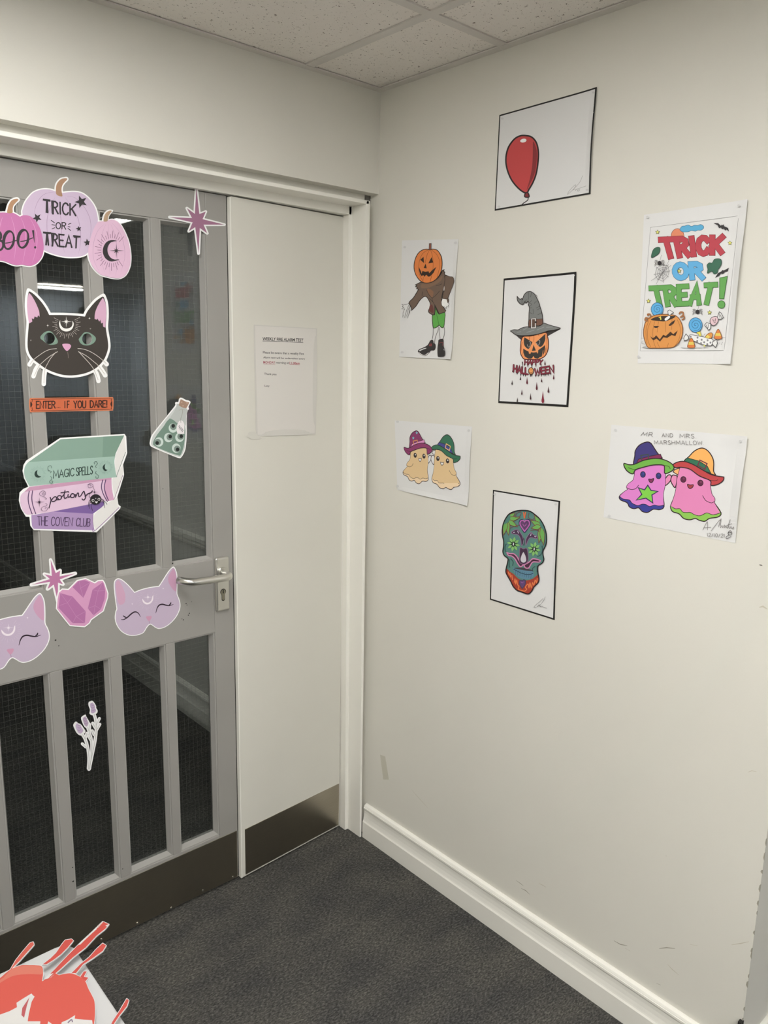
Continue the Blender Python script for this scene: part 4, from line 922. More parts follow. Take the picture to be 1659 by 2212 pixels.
a.part('shoe'); a.fill([(755,1785),(820,1780),(830,1880),(860,1960),(868,2030),(850,2055),(760,2062),(740,2040),(732,1930),(745,1830)], (48, 44, 44), out=INK, ow=7); a.line([(745,2040),(800,2045),(862,2030)], 10, (210, 205, 202)); a.fill([(762,1830),(825,1825),(825,1875),(765,1880)], (140, 60, 62), sm=False, holes=[[(780,1842),(780,1862),(808,1860),(808,1840)]]); a.fill([(835,1930),(852,1950),(850,1990),(838,1970)], (196, 192, 190))
a.part('pumpkin_head'); a.fill([(600,297),(660,292),(720,307),(765,360),(795,430),(805,510),(800,600),(780,680),(740,750),(690,800),(630,835),(560,850),(490,840),(430,800),(380,730),(350,650),(342,570),(355,480),(385,400),(430,340),(490,302),(550,292)], (206, 118, 62), out=INK, ow=9)
a.lines([[(590,300),(500,350),(450,430),(420,560),(430,700),(500,840)], [(600,300),(560,380),(535,480),(530,520)], [(610,300),(645,400),(658,550),(640,700),(600,845)], [(620,300),(710,370),(760,480),(760,600),(720,760)], [(495,750),(490,835)]], 5, (120, 62, 34))
a.fill([(594,200),(624,198),(622,302),(590,302)], (150, 92, 78), sm=False, out=INK, ow=6)
a.sub('carved_face'); BK = (48, 34, 26)
for q in ([(500,418),(508,522),(446,466)], [(632,422),(658,512),(578,527)], [(535,528),(552,610),(502,600)], [(424,588),(460,662),(466,695),(482,650),(530,665),(582,655),(592,688),(640,640),(712,583),(665,680),(605,742),(575,745),(545,712),(512,748),(495,718),(470,738),(442,700),(425,640)]): a.fill(q, BK, sm=False, keep=True)
a.layer += 1
a.tacks([(190, 260), (1025, 190), (150, 1990)])
a.done()

# ---- pumpkin in a witch's hat
a = Art('drawing_sheet', 'portrait sheet with black inked edge, grinning pumpkin wearing a grey witch hat', 'drawing', WP, WN, (1080, 600, 11.85), (214, 210, 207), white=.75, group=GRP)
a.crop(1060, 570, 6.914); a.part('paper').paper([(194,220),(1293,118),(1160,2140),(112,2078)], curl=cl(tr=.0015))
a.part('border').border((.016, .028, .017, .018))
a.crop(1080, 600, 11.85); HG = (118, 118, 115)
a.part('hat_brim'); a.fill([(395,1450),(620,1482),(545,1592),(480,1540)], (64, 60, 58), sm=False); a.part('hat_brim'); a.fill([(1180,1380),(1555,1285),(1525,1330),(1360,1420),(1225,1495)], (58, 54, 52), sm=False)
a.crop(1090, 700, 12.29); a.part('pumpkin'); PO = (228, 146, 92); RB = (74, 30, 26)
a.fill([(440,440),(500,330),(700,315),(900,262),(1100,225),(1140,330),(1165,450),(1165,600),(1140,730),(1080,840),(1000,900),(900,937),(780,942),(640,942),(520,930),(450,840),(420,740),(420,620),(430,520)], PO, out=RB, ow=18)
a.lines([[(670,330),(660,400),(650,430)], [(780,310),(785,380),(780,470)], [(905,275),(915,320)], [(1080,250),(1120,400),(1125,600),(1080,800)], [(470,480),(450,620),(480,830)], [(1060,600),(1090,680),(1020,850)]], 9, (130, 62, 40))
EK = (58, 53, 50)
a.sub('carved_face'); a.fill([(530,350,1),(640,420),(742,480,1),(705,560),(640,662),(560,612),(520,540),(513,430)], EK, n=2); a.fill([(828,490,1),(940,390),(1070,268,1),(1087,380),(1060,480),(1010,570),(940,607),(868,550)], EK, n=2)
a.lines([[(608,540),(625,600),(660,605),(685,550),(685,480),(650,460)], [(850,500),(870,550),(900,560),(935,500),(935,440),(900,430)]], 14, (168, 158, 152))
a.fill([(775,548),(832,702),(728,716)], EK, sm=False)
a.fill([(498,650),(560,690),(640,730),(652,790),(692,790),(702,748),(780,756),(858,744),(866,778),(888,778),(898,690),(1000,620),(1080,556),(1072,680),(1050,780),(980,872),(880,922),(800,902),(770,846),(728,914),(640,922),(540,862),(500,760)], EK, sm=False)
a.lines([[(1030,700),(1000,840)], [(1060,760),(1020,880)], [(900,930),(930,890),(980,880)], [(510,850),(530,900)]], 12, PO)
a.part('lettering'); CR = (128, 48, 62); KO = (52, 28, 32)
a.strokes('HAPPY', ((545,950),(1020,955),(985,1065),(540,1075)), 26, CR, gap=.25, outline=KO, ow=14)
a.part('word'); a.strokes('HALL', ((250,1085),(625,1180),(625,1335),(240,1265)), 34, CR, gap=.25, outline=KO, ow=16)
a.part('word'); a.strokes('WEEN', ((810,1190),(1305,1100),(1315,1290),(820,1345)), 34, CR, gap=.25, outline=KO, ow=16)
def drop(x, y0, y1, w_, c):
    a.fill([(x,y0,1),(x+w_*.28,y0+(y1-y0)*.5),(x+w_*.5,y0+(y1-y0)*.8),(x+w_*.3,y1-(y1-y0)*.03),(x,y1),(x-w_*.3,y1-(y1-y0)*.03),(x-w_*.5,y0+(y1-y0)*.8),(x-w_*.28,y0+(y1-y0)*.5)], c, keep=True)
for x, y0, y1 in ((345,1290,1345),(440,1330,1385),(510,1340,1390),(565,1345,1400),(700,1345,1400),(735,1345,1400),(830,1340,1410),(905,1340,1405),(985,1330,1400),(1060,1320,1390),(1105,1320,1380),(1170,1310,1375),(1240,1300,1360),(485,1000,1120),(540,1070,1115),(630,1080,1150),(735,1080,1150),(845,1070,1145),(980,1060,1140),(225,1240,1280)):
    a.fill([(x-16, y0), (x+16, y0), (x+3, y1), (x-3, y1)], KO, sm=False, keep=True)
a.layer += 1
a.part('pumpkin_letter'); a.fill(ell(715, 1248, 66, 92), (222, 150, 90), sm=False, out=KO, ow=14); a.fill([(690,1190),(700,1230),(675,1225)], KO, sm=False); a.fill([(735,1190),(752,1225),(728,1232)], KO, sm=False); a.line([(670,1265),(700,1300),(730,1300),(758,1262)], 14, KO)
for x, y0, y1, w_, c in ((1087,950,1088,40,(84,40,46)),(435,1380,1488,38,(60,36,40)),(612,1400,1595,46,(100,44,54)),(998,1425,1540,38,(72,40,46)),(1318,1330,1468,42,(90,42,52)),(214,1485,1610,36,(52,38,40)),(868,1530,1750,50,(96,40,50)),(473,1730,1878,38,(72,40,44)),(705,1825,2005,42,(66,38,42)),(1030,1775,2098,72,(124,38,54)),(1178,1650,1825,46,(76,40,46))): a.part('blood_drop'); drop(x, y0, y1, w_, c)
a.layer += 1
a.part('blood_drop'); a.fill([(358,1945),(372,2065),(330,2062)], (52, 42, 42), sm=False)
a.crop(1080, 600, 11.85); a.part('hat')
a.fill([(285,1360),(380,1330),(480,1335),(560,1290),(700,1255),(820,1260),(1000,1220),(1120,1160),(1250,1200),(1350,1230),(1556,1285,1),(1530,1310),(1400,1340),(1250,1360),(1100,1410),(900,1460),(700,1480),(500,1480),(400,1450),(340,1400)], HG, out=INK, ow=12)
a.fill([(455,475,1),(500,530),(540,550),(576,528,1),(592,562,1),(610,500),(640,430),(700,370),(740,358),(790,350),(850,380),(900,420),(940,490),(980,570),(1020,660),(1040,740),(1075,850),(1100,960),(1116,1170,1),(1060,1220),(930,1260),(750,1270,1),(745,1180),(755,1050),(760,900),(770,760),(740,690),(755,650),(735,600,1),(680,650,1),(655,610,1),(620,670,1),(580,687),(530,660),(480,610),(455,550)], HG, out=INK, ow=13)
a.lines([[(745,370),(750,480),(735,580)], [(820,380),(800,500)], [(760,650),(830,580)], [(890,660),(950,600)], [(940,780),(1030,730)], [(960,830),(1040,780)], [(780,890),(850,930)], [(780,780),(840,770)], [(980,950),(1080,900)], [(790,720),(830,680),(790,650)], [(980,480),(930,430)], [(575,540),(580,680)], [(700,560),(660,610)], [(860,800),(880,930)]], 9, (66, 64, 62))
a.lines([[(600,1340),(700,1300)], [(700,1400),(900,1340)], [(960,1340),(1150,1260)], [(450,1400),(560,1380)], [(1200,1270),(1380,1260)]], 16, (142, 143, 140))
a.sub('hat_band'); a.fill([(757,1082),(1104,1052),(1112,1172),(1060,1217),(750,1258)], (112, 78, 65), sm=False, out=INK, ow=8)
a.sub('buckle'); a.line([(828,1055),(928,1050),(925,1280),(825,1285),(828,1055)], 40, INK, sm=False); a.line([(828,1055),(928,1050),(925,1280),(825,1285),(828,1055)], 24, (202, 196, 192), sm=False); a.fill([(905,1115),(960,1120),(960,1160),(905,1165)], INK, sm=False); a.fill([(852,1085),(900,1082),(898,1245),(850,1250)], (92, 72, 62), sm=False)
a.done()

# ---- trick or treat colouring page
a = Art('drawing_sheet', 'portrait colouring page with red, blue and green trick or treat block letters', 'drawing', WP, WN, (1370, 420, 5.819), (212, 208, 207), white=.75, group=GRP)
a.part('paper').paper([(122,257),(1437,62),(1226,2132),(43,2122)], curl=cl(r_=.004, tr=.002, br=.003))
a.part('frame_line'); a.line([(205,415),(1315,270),(1135,1960),(75,1968),(205,415)], 4, (128, 124, 124), sm=False); a.line([(85,1808),(300,1805),(630,1808),(900,1795),(1152,1800)], 4, (120, 116, 116), sm=False)
a.part('moon'); a.fill(ell(545, 525, 82, 96), (212, 128, 96), sm=False, out=(110, 70, 60), ow=4)
a.part('cloud'); a.fill([(575,440),(600,402),(640,395),(680,385),(720,400),(760,388),(800,390),(835,378),(868,395),(872,425),(840,450),(800,450),(770,462),(720,455),(680,470),(620,472),(590,462)], (88, 162, 200), out=(50, 90, 120), ow=4)
for nm, wd, q, sw, c, oc in (('red_lettering', 'TRICK', ((335,570),(1110,535),(1095,725),(400,785)), 70, (176, 62, 74), (96, 34, 42)), ('blue_lettering', 'OR', ((508,885),(835,872),(858,1045),(515,1050)), 66, (94, 162, 206), (48, 84, 118)), ('green_lettering', 'TREAT', ((215,1180),(1025,1135),(965,1358),(275,1392)), 62, (96, 152, 80), (46, 88, 42))):
    a.part(nm); a.strokes(wd, q, sw, c, gap=.40, outline=oc, ow=9, square=True)
a.part('exclamation_mark'); a.fill([(1078,1050),(1175,1030),(1130,1315),(1075,1312)], (96, 152, 80), sm=False, out=(46, 88, 42), ow=5); a.fill(ell(1100, 1384, 46, 48), (96, 152, 80), sm=False, out=(46, 88, 42), ow=5)
for x, y in ((298,475),(1208,612),(570,963),(185,1340),(952,1485)): a.part('star'); a.fill(starpts(x, y, 27, 12, 5), (218, 212, 110), sm=False, out=(96, 92, 50), ow=4)
a.part('bat'); a.fill([(1003,362),(1060,362),(1095,395),(1108,380),(1118,390),(1130,375),(1135,400),(1185,425),(1196,470),(1165,440),(1150,455),(1130,430),(1110,440),(1095,415),(1070,425),(1055,390)], (46, 42, 44), sm=False)
a.part('bat'); a.fill([(1020,1048),(1060,990),(1100,968),(1115,950),(1130,958),(1196,922),(1180,965),(1145,975),(1120,1000),(1095,995),(1075,1020)], (46, 42, 44), sm=False)
a.part('leaf'); a.fill([(222,795),(228,740),(250,690),(290,665),(325,668),(330,700),(312,745),(270,775)], (56, 98, 78), out=(30, 56, 44), ow=4)
a.part('leaf'); a.fill([(925,990),(930,940),(920,890),(950,860),(985,862),(1010,820),(1050,808),(1095,818),(1102,870),(1080,920),(1060,945),(1050,985),(1010,1000),(985,968),(960,975)], (56, 98, 78), out=(30, 56, 44), ow=4)
a.part('cobweb'); WC = (104, 100, 102); c0 = (362, 982)
ends = [(370,870),(440,880),(460,960),(440,1040),(370,1110),(290,1080),(250,1010),(280,910)]
a.lines([[c0, e] for e in ends]+[[(350,760),(330,830)], [(450,820),(362,982),(280,1130)], [(470,890),(362,982),(220,1085)]], 3.5, WC, sm=False)
for k in (.35, .6, .85): a.line([(c0[0]+(e[0]-c0[0])*k, c0[1]+(e[1]-c0[1])*k) for e in ends+[ends[0]]], 3.5, WC, sm=False)
for cx, cy in ((325, 865), (803, 1478)):
    a.part('spider'); a.fill(ell(cx, cy, 24, 28), (44, 40, 42), sm=False)
    a.lines([[(cx+s_*15, cy+dy), (cx+s_*42, cy+dy*1.6-12), (cx+s_*62, cy+dy*1.9+8)] for s_ in (-1, 1) for dy in (-16, -5, 6, 16)], 5, (44, 40, 42))
a.line([(826,1355),(808,1450)], 3.5, (120, 112, 116), sm=False)
a.part('lollipop'); a.fill(ell(296, 1445, 76, 84), (88, 158, 204), sm=False, out=(44, 84, 120), ow=5)
def spiral(cx, cy, r_, t=2.3): return [(cx+r_*k/40*math.cos(2*math.pi*t*k/40), cy+r_*k/40*math.sin(2*math.pi*t*k/40)) for k in range(41)]
a.line(spiral(300, 1445, 68), 6, (50, 96, 136), sm=False)
a.part('lollipop'); a.fill(ell(778, 1642, 84, 92), (88, 158, 204), sm=False, out=(44, 84, 120), ow=5); a.line(spiral(780, 1642, 74), 6, (50, 96, 136), sm=False)
a.crop(1375, 650, 7.373)
a.part('pumpkin_basket'); PB = (206, 138, 74); PBk = (112, 66, 36)
a.fill([(100,735),(180,715),(240,740),(190,755)], (170, 166, 166)); 
a.fill([(245,255),(330,225),(440,215),(560,220),(640,240),(700,300),(740,400),(745,500),(720,600),(660,690),(580,740),(440,752),(300,752),(200,745),(150,660),(122,540),(128,430),(160,330)], PB, out=PBk, ow=8)
a.fill([(245,290),(330,255),(450,240),(570,240),(630,240),(600,275),(470,325),(370,322),(255,308)], (58, 46, 38))
a.lines([[(240,320),(190,450),(190,620),(240,740)], [(300,330),(270,480),(280,640),(320,750)], [(360,330),(340,500)], [(475,330),(475,500)], [(575,290),(570,460)], [(660,300),(710,440),(690,600),(620,720)], [(200,330),(160,480),(180,680)], [(340,660),(380,745)], [(520,670),(500,745)]], 6, (150, 92, 48))
a.fill([(230,560),(262,590),(290,585),(325,548),(382,615),(435,540),(478,558),(552,490),(595,530),(668,472),(630,560),(570,545),(500,590),(440,580),(385,650),(330,600),(280,630),(250,600)], (66, 44, 30), sm=False)
a.fill([(285,400),(375,400),(340,430),(300,430),(270,380)], (60, 44, 36), sm=False); a.fill([(520,390),(560,345),(630,300),(605,360),(570,385),(545,400)], (60, 44, 36), sm=False)
a.lines([[(200,240),(190,215),(225,215),(240,250),(205,280),(160,270),(150,310),(200,320)], [(690,215),(710,180),(750,185),(750,230),(715,255),(760,240),(770,280),(730,300)]], 24, (150, 98, 62))
a.part('sweet'); SWK = (70, 66, 68)
a.fill([(455,290),(490,255),(540,235),(545,270),(500,310),(470,318)], (222, 218, 216), out=SWK, ow=6); a.fill([(515,215),(510,160),(540,145),(600,185),(570,205),(545,230)], (214, 210, 208), sm=False, out=SWK, ow=6)
a.part('sweet'); a.fill([(1185,345),(1195,280),(1250,250),(1300,260),(1310,320),(1280,370),(1230,395)], (214, 180, 186), out=SWK, ow=7); a.fill([(1300,260),(1330,175),(1360,195),(1395,265),(1360,290),(1310,290)], (216, 212, 210), sm=False, out=SWK, ow=7); a.fill([(1195,370),(1130,345),(1095,385),(1140,440),(1160,470),(1190,440)], (216, 212, 210), sm=False, out=SWK, ow=7)
a.lines([[(1330,200),(1340,270)], [(1350,220),(1365,275)], [(1120,380),(1150,440)], [(1150,370),(1165,430)], [(1225,290),(1240,330)], [(1270,280),(1262,330)], [(1240,350),(1270,345)]], 8, SWK)
a.part('sweet'); a.fill([(850,560),(880,540),(1000,560),(1150,590),(1230,620),(1215,690),(1180,715),(1050,690),(930,640),(860,610)], (220, 217, 216), out=SWK, ow=6); a.fill([(845,580),(800,525),(765,590),(770,635),(830,620)], (216, 212, 210), sm=False, out=SWK, ow=7); a.fill([(1225,650),(1290,615),(1300,680),(1270,742),(1220,690)], (216, 212, 210), sm=False, out=SWK, ow=7)
a.dots([(875,570),(985,585),(1050,620),(980,640),(1145,628),(1090,660),(1190,665),(1040,675),(1140,690)], (128, 124, 128), 15, 17); a.line([(720,738),(800,745),(960,742),(1150,730)], 10, (176, 172, 172))
for cx, cy in ((885, 672), (1312, 532)):
    a.part('candy_corn'); a.fill([(cx-55,cy+70),(cx-45,cy),(cx-12,cy-70),(cx+15,cy-72),(cx+45,cy),(cx+52,cy+70)], (206, 118, 62), out=PBk, ow=6); a.fill([(cx-46,cy+28),(cx-38,cy-18),(cx+36,cy-18),(cx+46,cy+28)], (212, 184, 88), sm=False)
a.part('candy_corn'); a.fill([(1110,580),(1150,525),(1200,508),(1222,525),(1215,570),(1190,600)], (210, 140, 72), out=PBk, ow=6); a.fill([(1110,582),(1142,540),(1182,565),(1170,600)], (214, 190, 92), sm=False)
a.part('candy_corn'); a.fill([(975,500),(1030,490),(1045,560),(1010,560),(1005,525),(978,525)], (214, 200, 86), sm=False, out=(120, 110, 50), ow=5); a.part('sweet'); a.fill([(362,270),(402,245),(412,300),(392,305),(388,275)], (214, 200, 86), sm=False); a.part('sweet'); a.fill([(1075,705),(1110,700),(1100,740)], (206, 200, 110), sm=False)
for q in [[(668,680),(660,710)], [(705,660),(685,715)], [(1085,550),(1110,520)], [(1068,545),(1075,575)], [(1340,665),(1345,695)], [(1388,655),(1365,700)], [(105,640),(100,680),(150,690)]]: a.part('grass_blade'); a.line(q, 5, (110, 104, 106), sm=False)
a.crop(1370, 420, 5.819); a.tacks([(178, 288), (1330, 145), (65, 2040)])
a.done()

# ---- two colouring pages of the same pair of ghosts in hats
def ghosts(label, crop, mapf, ref, sheet, curl, C_, title=False, lw=8):
    a = Art('drawing_sheet', label, 'drawing', WP, WN, crop, ref, white=.75, group=GRP)
    a.part('paper').paper(sheet, curl=curl)
    a.map = mapf
    K_ = (52, 36, 40)
    a.part('ghost'); b1 = [(370,575),(355,640),(338,692),(290,730),(270,765),(285,790,1),(240,820),(192,865),(205,905),(275,935),(300,980),(350,1000),(400,990),(440,1030),(500,1040),(560,1005),(630,1010),(676,975),(666,850),(685,750),(690,640),(670,525),(600,520),(480,545)]
    a.fill([(690,680),(715,640),(740,632),(757,655),(742,702),(690,747)], C_['arm1'], out=K_, ow=lw)
    a.fill(b1, C_['hem1'], out=K_, ow=lw)
    a.fill([(370,575),(355,640),(338,692),(290,730),(270,765),(285,790,1),(240,820),(194,863,1),(230,893),(300,905),(330,940),(390,965),(440,950),(480,955),(520,975),(570,960),(620,970),(674,960,1),(666,850),(685,750),(690,640),(670,525),(600,520),(480,545)], C_['body1'])
    a.line([(194,865),(230,893),(300,905),(330,940),(390,965),(440,950),(480,955),(520,975),(570,960),(620,970),(674,960)], lw*.8, K_); a.line([(400,743),(370,780),(320,792),(275,772)], lw*.8, K_)
    for x, y in ((447,628),(617,643)): a.fill(ell(x, y, 27, 32), C_['eye1'], sm=False, out=K_, ow=5); a.fill(ell(x+4, y-10, 10, 12), C_['glint1'], sm=False)
    a.fill([(510,678),(536,680),(564,672),(556,702),(540,718),(520,708)], C_['mouth1'], out=K_, ow=6)
    if 'belly' in C_: a.part('belly_star'); a.fill([(500,745),(535,800),(610,812),(545,850),(555,937),(480,885),(376,906),(435,845),(398,772),(465,795)], C_['belly'], sm=False, out=(60, 48, 90), ow=9)
    a.part('ghost'); a.fill([(820,655),(790,636),(765,640),(750,690),(768,738),(800,767)], C_['arm2'], out=K_, ow=lw)
    a.fill([(790,575),(858,555),(832,636),(778,602)], C_['flap2'], sm=False, out=K_, ow=lw*.8)
    top2 = [(1170,690),(1040,600),(940,560),(862,548),(840,600),(820,680),(805,800),(780,890)]
    a.fill([(1296,1045),(1222,935,1),(1227,890),(1195,840),(1180,760)]+top2+[(748,975),(770,1030),(840,1055),(890,1105),(960,1120),(1015,1105),(1060,1125),(1120,1136),(1170,1105),(1260,1090)], C_['hem2'], out=K_, ow=lw)
    hem = [(765,980),(800,1000),(850,1000),(880,1035),(930,1040),(965,1040),(1010,1065),(1070,1075),(1140,1045),(1200,1065),(1240,1060),(1288,1045)]
    a.fill([(1288,1045,1),(1222,935,1),(1227,890),(1195,840),(1180,760)]+top2+[(752,965,1)]+hem[:-1], C_['body2']); a.line(hem, lw*.8, K_); a.line([(1095,855),(1130,910),(1190,936),(1225,920)], lw*.8, K_)
    for x, y in ((887,682),(1073,720)): a.fill(ell(x, y, 29, 32), C_['eye2'], sm=False, out=K_, ow=5); a.fill(ell(x+5, y-10, 11, 12), C_['glint2'], sm=False)
    a.fill([(932,735),(962,742),(996,740),(986,768),(960,781),(940,765)], C_['mouth2'], out=K_, ow=6)
    a.part('witch_hat'); a.fill([(345,517),(360,430),(366,370),(410,310),(485,276),(532,287),(570,340),(610,400),(657,452),(560,457),(450,480),(380,512)], C_['cone1'], out=K_, ow=lw)
    a.fill([(400,462),(520,430),(640,407),(655,450),(540,460),(440,482),(376,512)], C_['band1'], sm=False, out=K_, ow=5); a.line([(426,422),(505,410),(512,470),(440,485),(426,422)], 12, C_['buckle1'], sm=False)
    if 'dot1' in C_:
        for x, y in ((432,378),(505,305)): a.fill(starpts(x, y, 26, 13), C_['dot1'], sm=False, keep=True)
        a.layer += 1
    a.fill([(243,508),(300,522),(362,515),(450,477),(560,455),(650,460),(740,495),(787,547),(762,590),(690,618),(683,565),(670,527),(560,525),(450,550),(368,577),(342,620),(290,600),(252,555)], C_['brim1'], out=K_, ow=lw)
    a.line([(290,553),(330,568),(368,572)], 5, K_); a.line([(680,530),(730,540),(745,568)], 5, K_)
    a.part('witch_hat'); a.fill([(898,487),(950,432),(1010,372),(1082,341),(1142,361),(1192,420),(1217,490),(1216,590),(1232,634),(1120,592),(1000,522)], C_['cone2'], out=K_, ow=lw)
    a.fill([(890,487),(930,447),(1060,482),(1150,540),(1187,612),(1120,592),(1000,522)], C_['band2'], sm=False, out=K_, ow=5); a.line([(1068,472),(1146,510),(1122,572),(1044,530),(1068,472)], 12, C_['buckle2'], sm=False)
    a.fill([(778,520),(830,492),(900,486),(1000,522),(1100,580),(1200,632),(1328,655,1),(1322,690),(1270,732),(1190,746),(1180,694),(1060,642),(960,570),(870,550),(800,552)], C_['brim2'], out=K_, ow=lw); a.line([(1180,690),(1230,695),(1265,685)], 5, K_)
    if title:
        a.part('word'); PC = (128, 122, 120)
        a.strokes('.', ((425,202),(432,202),(432,208),(425,208)), 6, PC); a.part('word'); a.strokes('MR', ((452,170),(556,172),(555,218),(425,208)), 5, PC, gap=.35); a.part('word'); a.strokes('AND', ((655,182),(775,182),(775,222),(655,222)), 5, PC, gap=.35); a.part('word'); a.strokes('MRS.', ((848,188),(1025,190),(1030,235),(850,230)), 5, PC, gap=.3)
        a.part('word'); a.strokes('MARSHMALLOW.', ((570,258),(1108,262),(1112,306),(572,300)), 5, PC, gap=.3)
        a.part('signature')
        a.lines([[(1100,1230),(1150,1140),(1152,1232)], [(1115,1205),(1190,1200)], [(1190,1240),(1260,1150),(1290,1120),(1270,1200),(1300,1105),(1290,1205),(1310,1180),(1318,1205),(1335,1175),(1340,1205),(1352,1182),(1362,1208)], [(1400,1115),(1370,1210),(1385,1190),(1395,1215),(1410,1190),(1420,1215),(1440,1195),(1430,1225)], [(1360,1180),(1420,1160)]], 5, PC)
        a.strokes('12/10/21', ((1148,1262),(1338,1272),(1335,1312),(1150,1300)), 5, PC, gap=.35)
        a.lines([[(1390,1240),(1375,1265),(1395,1285),(1418,1270),(1410,1240),(1390,1240)], [(1385,1285),(1355,1305),(1362,1325),(1400,1305),(1412,1300)]], 6, (96, 92, 92)); a.dots([(1388,1258),(1406,1258)], (60, 56, 58), 6)
    return a
PW = (212, 208, 206)
a = ghosts('landscape colouring page of two pink ghosts titled mr and mrs marshmallow', (1300, 900, 5.027), None, (220, 216, 213), [(108,88),(1594,215),(1450,1374),(18,1092)], cl(r_=.003, tr=.0025, tl=.001), dict(body1=(218, 128, 196), hem1=(58, 62, 142), arm1=(226, 138, 178), eye1=(54, 58, 116), glint1=(70, 76, 140), mouth1=(132, 50, 92), belly=(126, 196, 74), body2=(222, 132, 178), hem2=(140, 190, 84), arm2=(224, 136, 176), flap2=(238, 172, 110), eye2=(96, 40, 68), glint2=(124, 62, 90), mouth2=(158, 60, 66), cone1=(66, 58, 118), band1=(128, 44, 84), buckle1=(62, 74, 70), brim1=(112, 172, 72), cone2=(242, 172, 96), band2=(52, 110, 82), buckle2=(112, 44, 62), brim2=(186, 68, 70)), True)
a.map = None; a.tacks([(155, 145), (1515, 265), (85, 1075)]); a.done()
hm = homog([(495,275),(1328,655),(192,865),(1115,1135)], [(492,336),(1284,790),(254,1075),(1120,1386)])
BE = (220, 188, 140)
a = ghosts('landscape colouring page of two beige ghosts in maroon and green hats', (840, 890, 8.295), hm, (216, 213, 208), [(103,150),(1492,262),(1429,1677),(152,1396)], cl(br=.003, b_=.0015, r_=.0015), dict(body1=BE, hem1=(230, 202, 164), arm1=(222, 218, 214), eye1=(48, 38, 36), glint1=(232, 228, 226), mouth1=(232, 226, 220), body2=BE, hem2=(232, 204, 166), arm2=(222, 218, 214), flap2=(222, 218, 214), eye2=(48, 38, 36), glint2=(232, 228, 226), mouth2=(232, 226, 220), cone1=(132, 54, 98), band1=(216, 142, 186), buckle1=(214, 150, 84), brim1=(140, 58, 102), dot1=(120, 178, 190), cone2=(56, 108, 82), band2=(70, 76, 138), buckle2=(226, 176, 116), brim2=(56, 110, 82)), False, 7)
a.map = None; a.tacks([(160, 175), (1440, 330), (160, 1330)]); a.done()

# ---- patterned skull
a = Art('drawing_sheet', 'portrait sheet with black inked edge and a teal flower-patterned skull', 'drawing', WP, WN, (1040, 1040, 7.137), (218, 213, 210), white=.75, group=GRP)
a.part('paper').paper([(177,128),(1216,300),(1130,2138),(130,1822)], curl=cl(r_=.0015)); a.part('border').border((.012, .024, .013, .019))
SO = [(690,445),(560,450),(450,490),(390,555),(345,650),(328,760),(335,850),(350,920),(348,1000),(338,1080),(360,1140),(415,1185),(410,1250),(390,1330),(385,1400),(420,1470),(460,1540),(500,1620),(560,1680),(610,1695),(660,1715),(730,1732),(780,1690),(820,1620),(880,1560),(895,1500),(880,1420),(880,1302),(940,1260),(970,1200),(955,1120),(960,1060),(1000,980),(1012,880),(1000,770),(960,660),(900,570),(820,500),(760,460)]
T1, TD2, SK_ = (88, 128, 120), (52, 82, 80), (34, 30, 32)
a.part('skull'); a.fill(SO, T1); 
a.lines([[(385,960),(365,1010),(375,1080),(430,1110)], [(935,990),(940,1070),(915,1130),(860,1160)], [(450,1190),(490,1240),(480,1300)], [(830,1310),(790,1340),(790,1390)], [(430,1200),(430,1290),(440,1330)], [(860,1300),(860,1400)]], 14, TD2)
a.fill([(490,1330),(560,1335),(640,1345),(730,1360),(800,1395),(808,1450),(770,1490),(700,1508),(620,1492),(560,1460),(510,1405)], (92, 128, 148)); a.fill([(500,1335),(650,1330),(800,1375),(700,1375),(600,1358)], (66, 62, 68))
a.line([(495,1352),(560,1385),(620,1415),(690,1432),(760,1430),(800,1415)], 9, (30, 44, 56)); a.lines([[(530+k*34, 1362+k*9), (526+k*34, 1440+k*8)] for k in range(8)], 5, (54, 84, 102), sm=False)
a.sub('jaw_flames'); a.fill([(392,1345),(440,1390),(500,1430),(560,1490),(610,1515),(700,1525),(790,1500),(840,1462),(884,1432),(895,1500),(880,1560),(820,1620),(780,1690),(730,1732),(660,1715),(610,1695),(560,1680),(500,1620),(460,1540),(420,1470),(385,1400)], (164, 62, 46))
a.lines([[(510,1560),(520,1500),(530,1580),(545,1520),(560,1590),(580,1620),(570,1660),(620,1680),(670,1690),(700,1660),(680,1630),(720,1580),(735,1640),(750,1560),(770,1640),(790,1560),(810,1600),(830,1520),(850,1560),(862,1490)], [(440,1410),(450,1480)], [(470,1440),(480,1520)], [(415,1390),(430,1450)]], 13, (226, 126, 74))
a.sub('mustache'); a.fill([(395,1095,1),(440,1112),(500,1115),(550,1160),(590,1230),(642,1270,1),(640,1292),(600,1312),(560,1262),(520,1192),(470,1150),(420,1140)], (74, 40, 58), out=(206, 130, 170), ow=12); a.fill([(912,1220,1),(860,1200),(790,1193),(740,1240),(690,1270),(658,1285,1),(680,1330),(730,1332),(762,1282),(800,1240),(890,1242)], (74, 40, 58), out=(206, 130, 170), ow=12)
a.sub('nose'); a.fill([(600,1022),(650,1040),(702,1032),(722,1150),(712,1240),(650,1275),(588,1240),(590,1140)], (66, 46, 66), out=(132, 92, 122), ow=7); a.fill([(650,1085,1),(682,1150),(692,1220),(660,1250),(622,1240),(606,1200),(625,1130)], (202, 194, 200))
a.sub('brow'); a.fill([(620,985),(610,900),(570,825),(482,805),(468,778),(510,752),(560,742),(602,790),(637,850),(650,930)], (72, 50, 74), out=(138, 104, 136), ow=7)
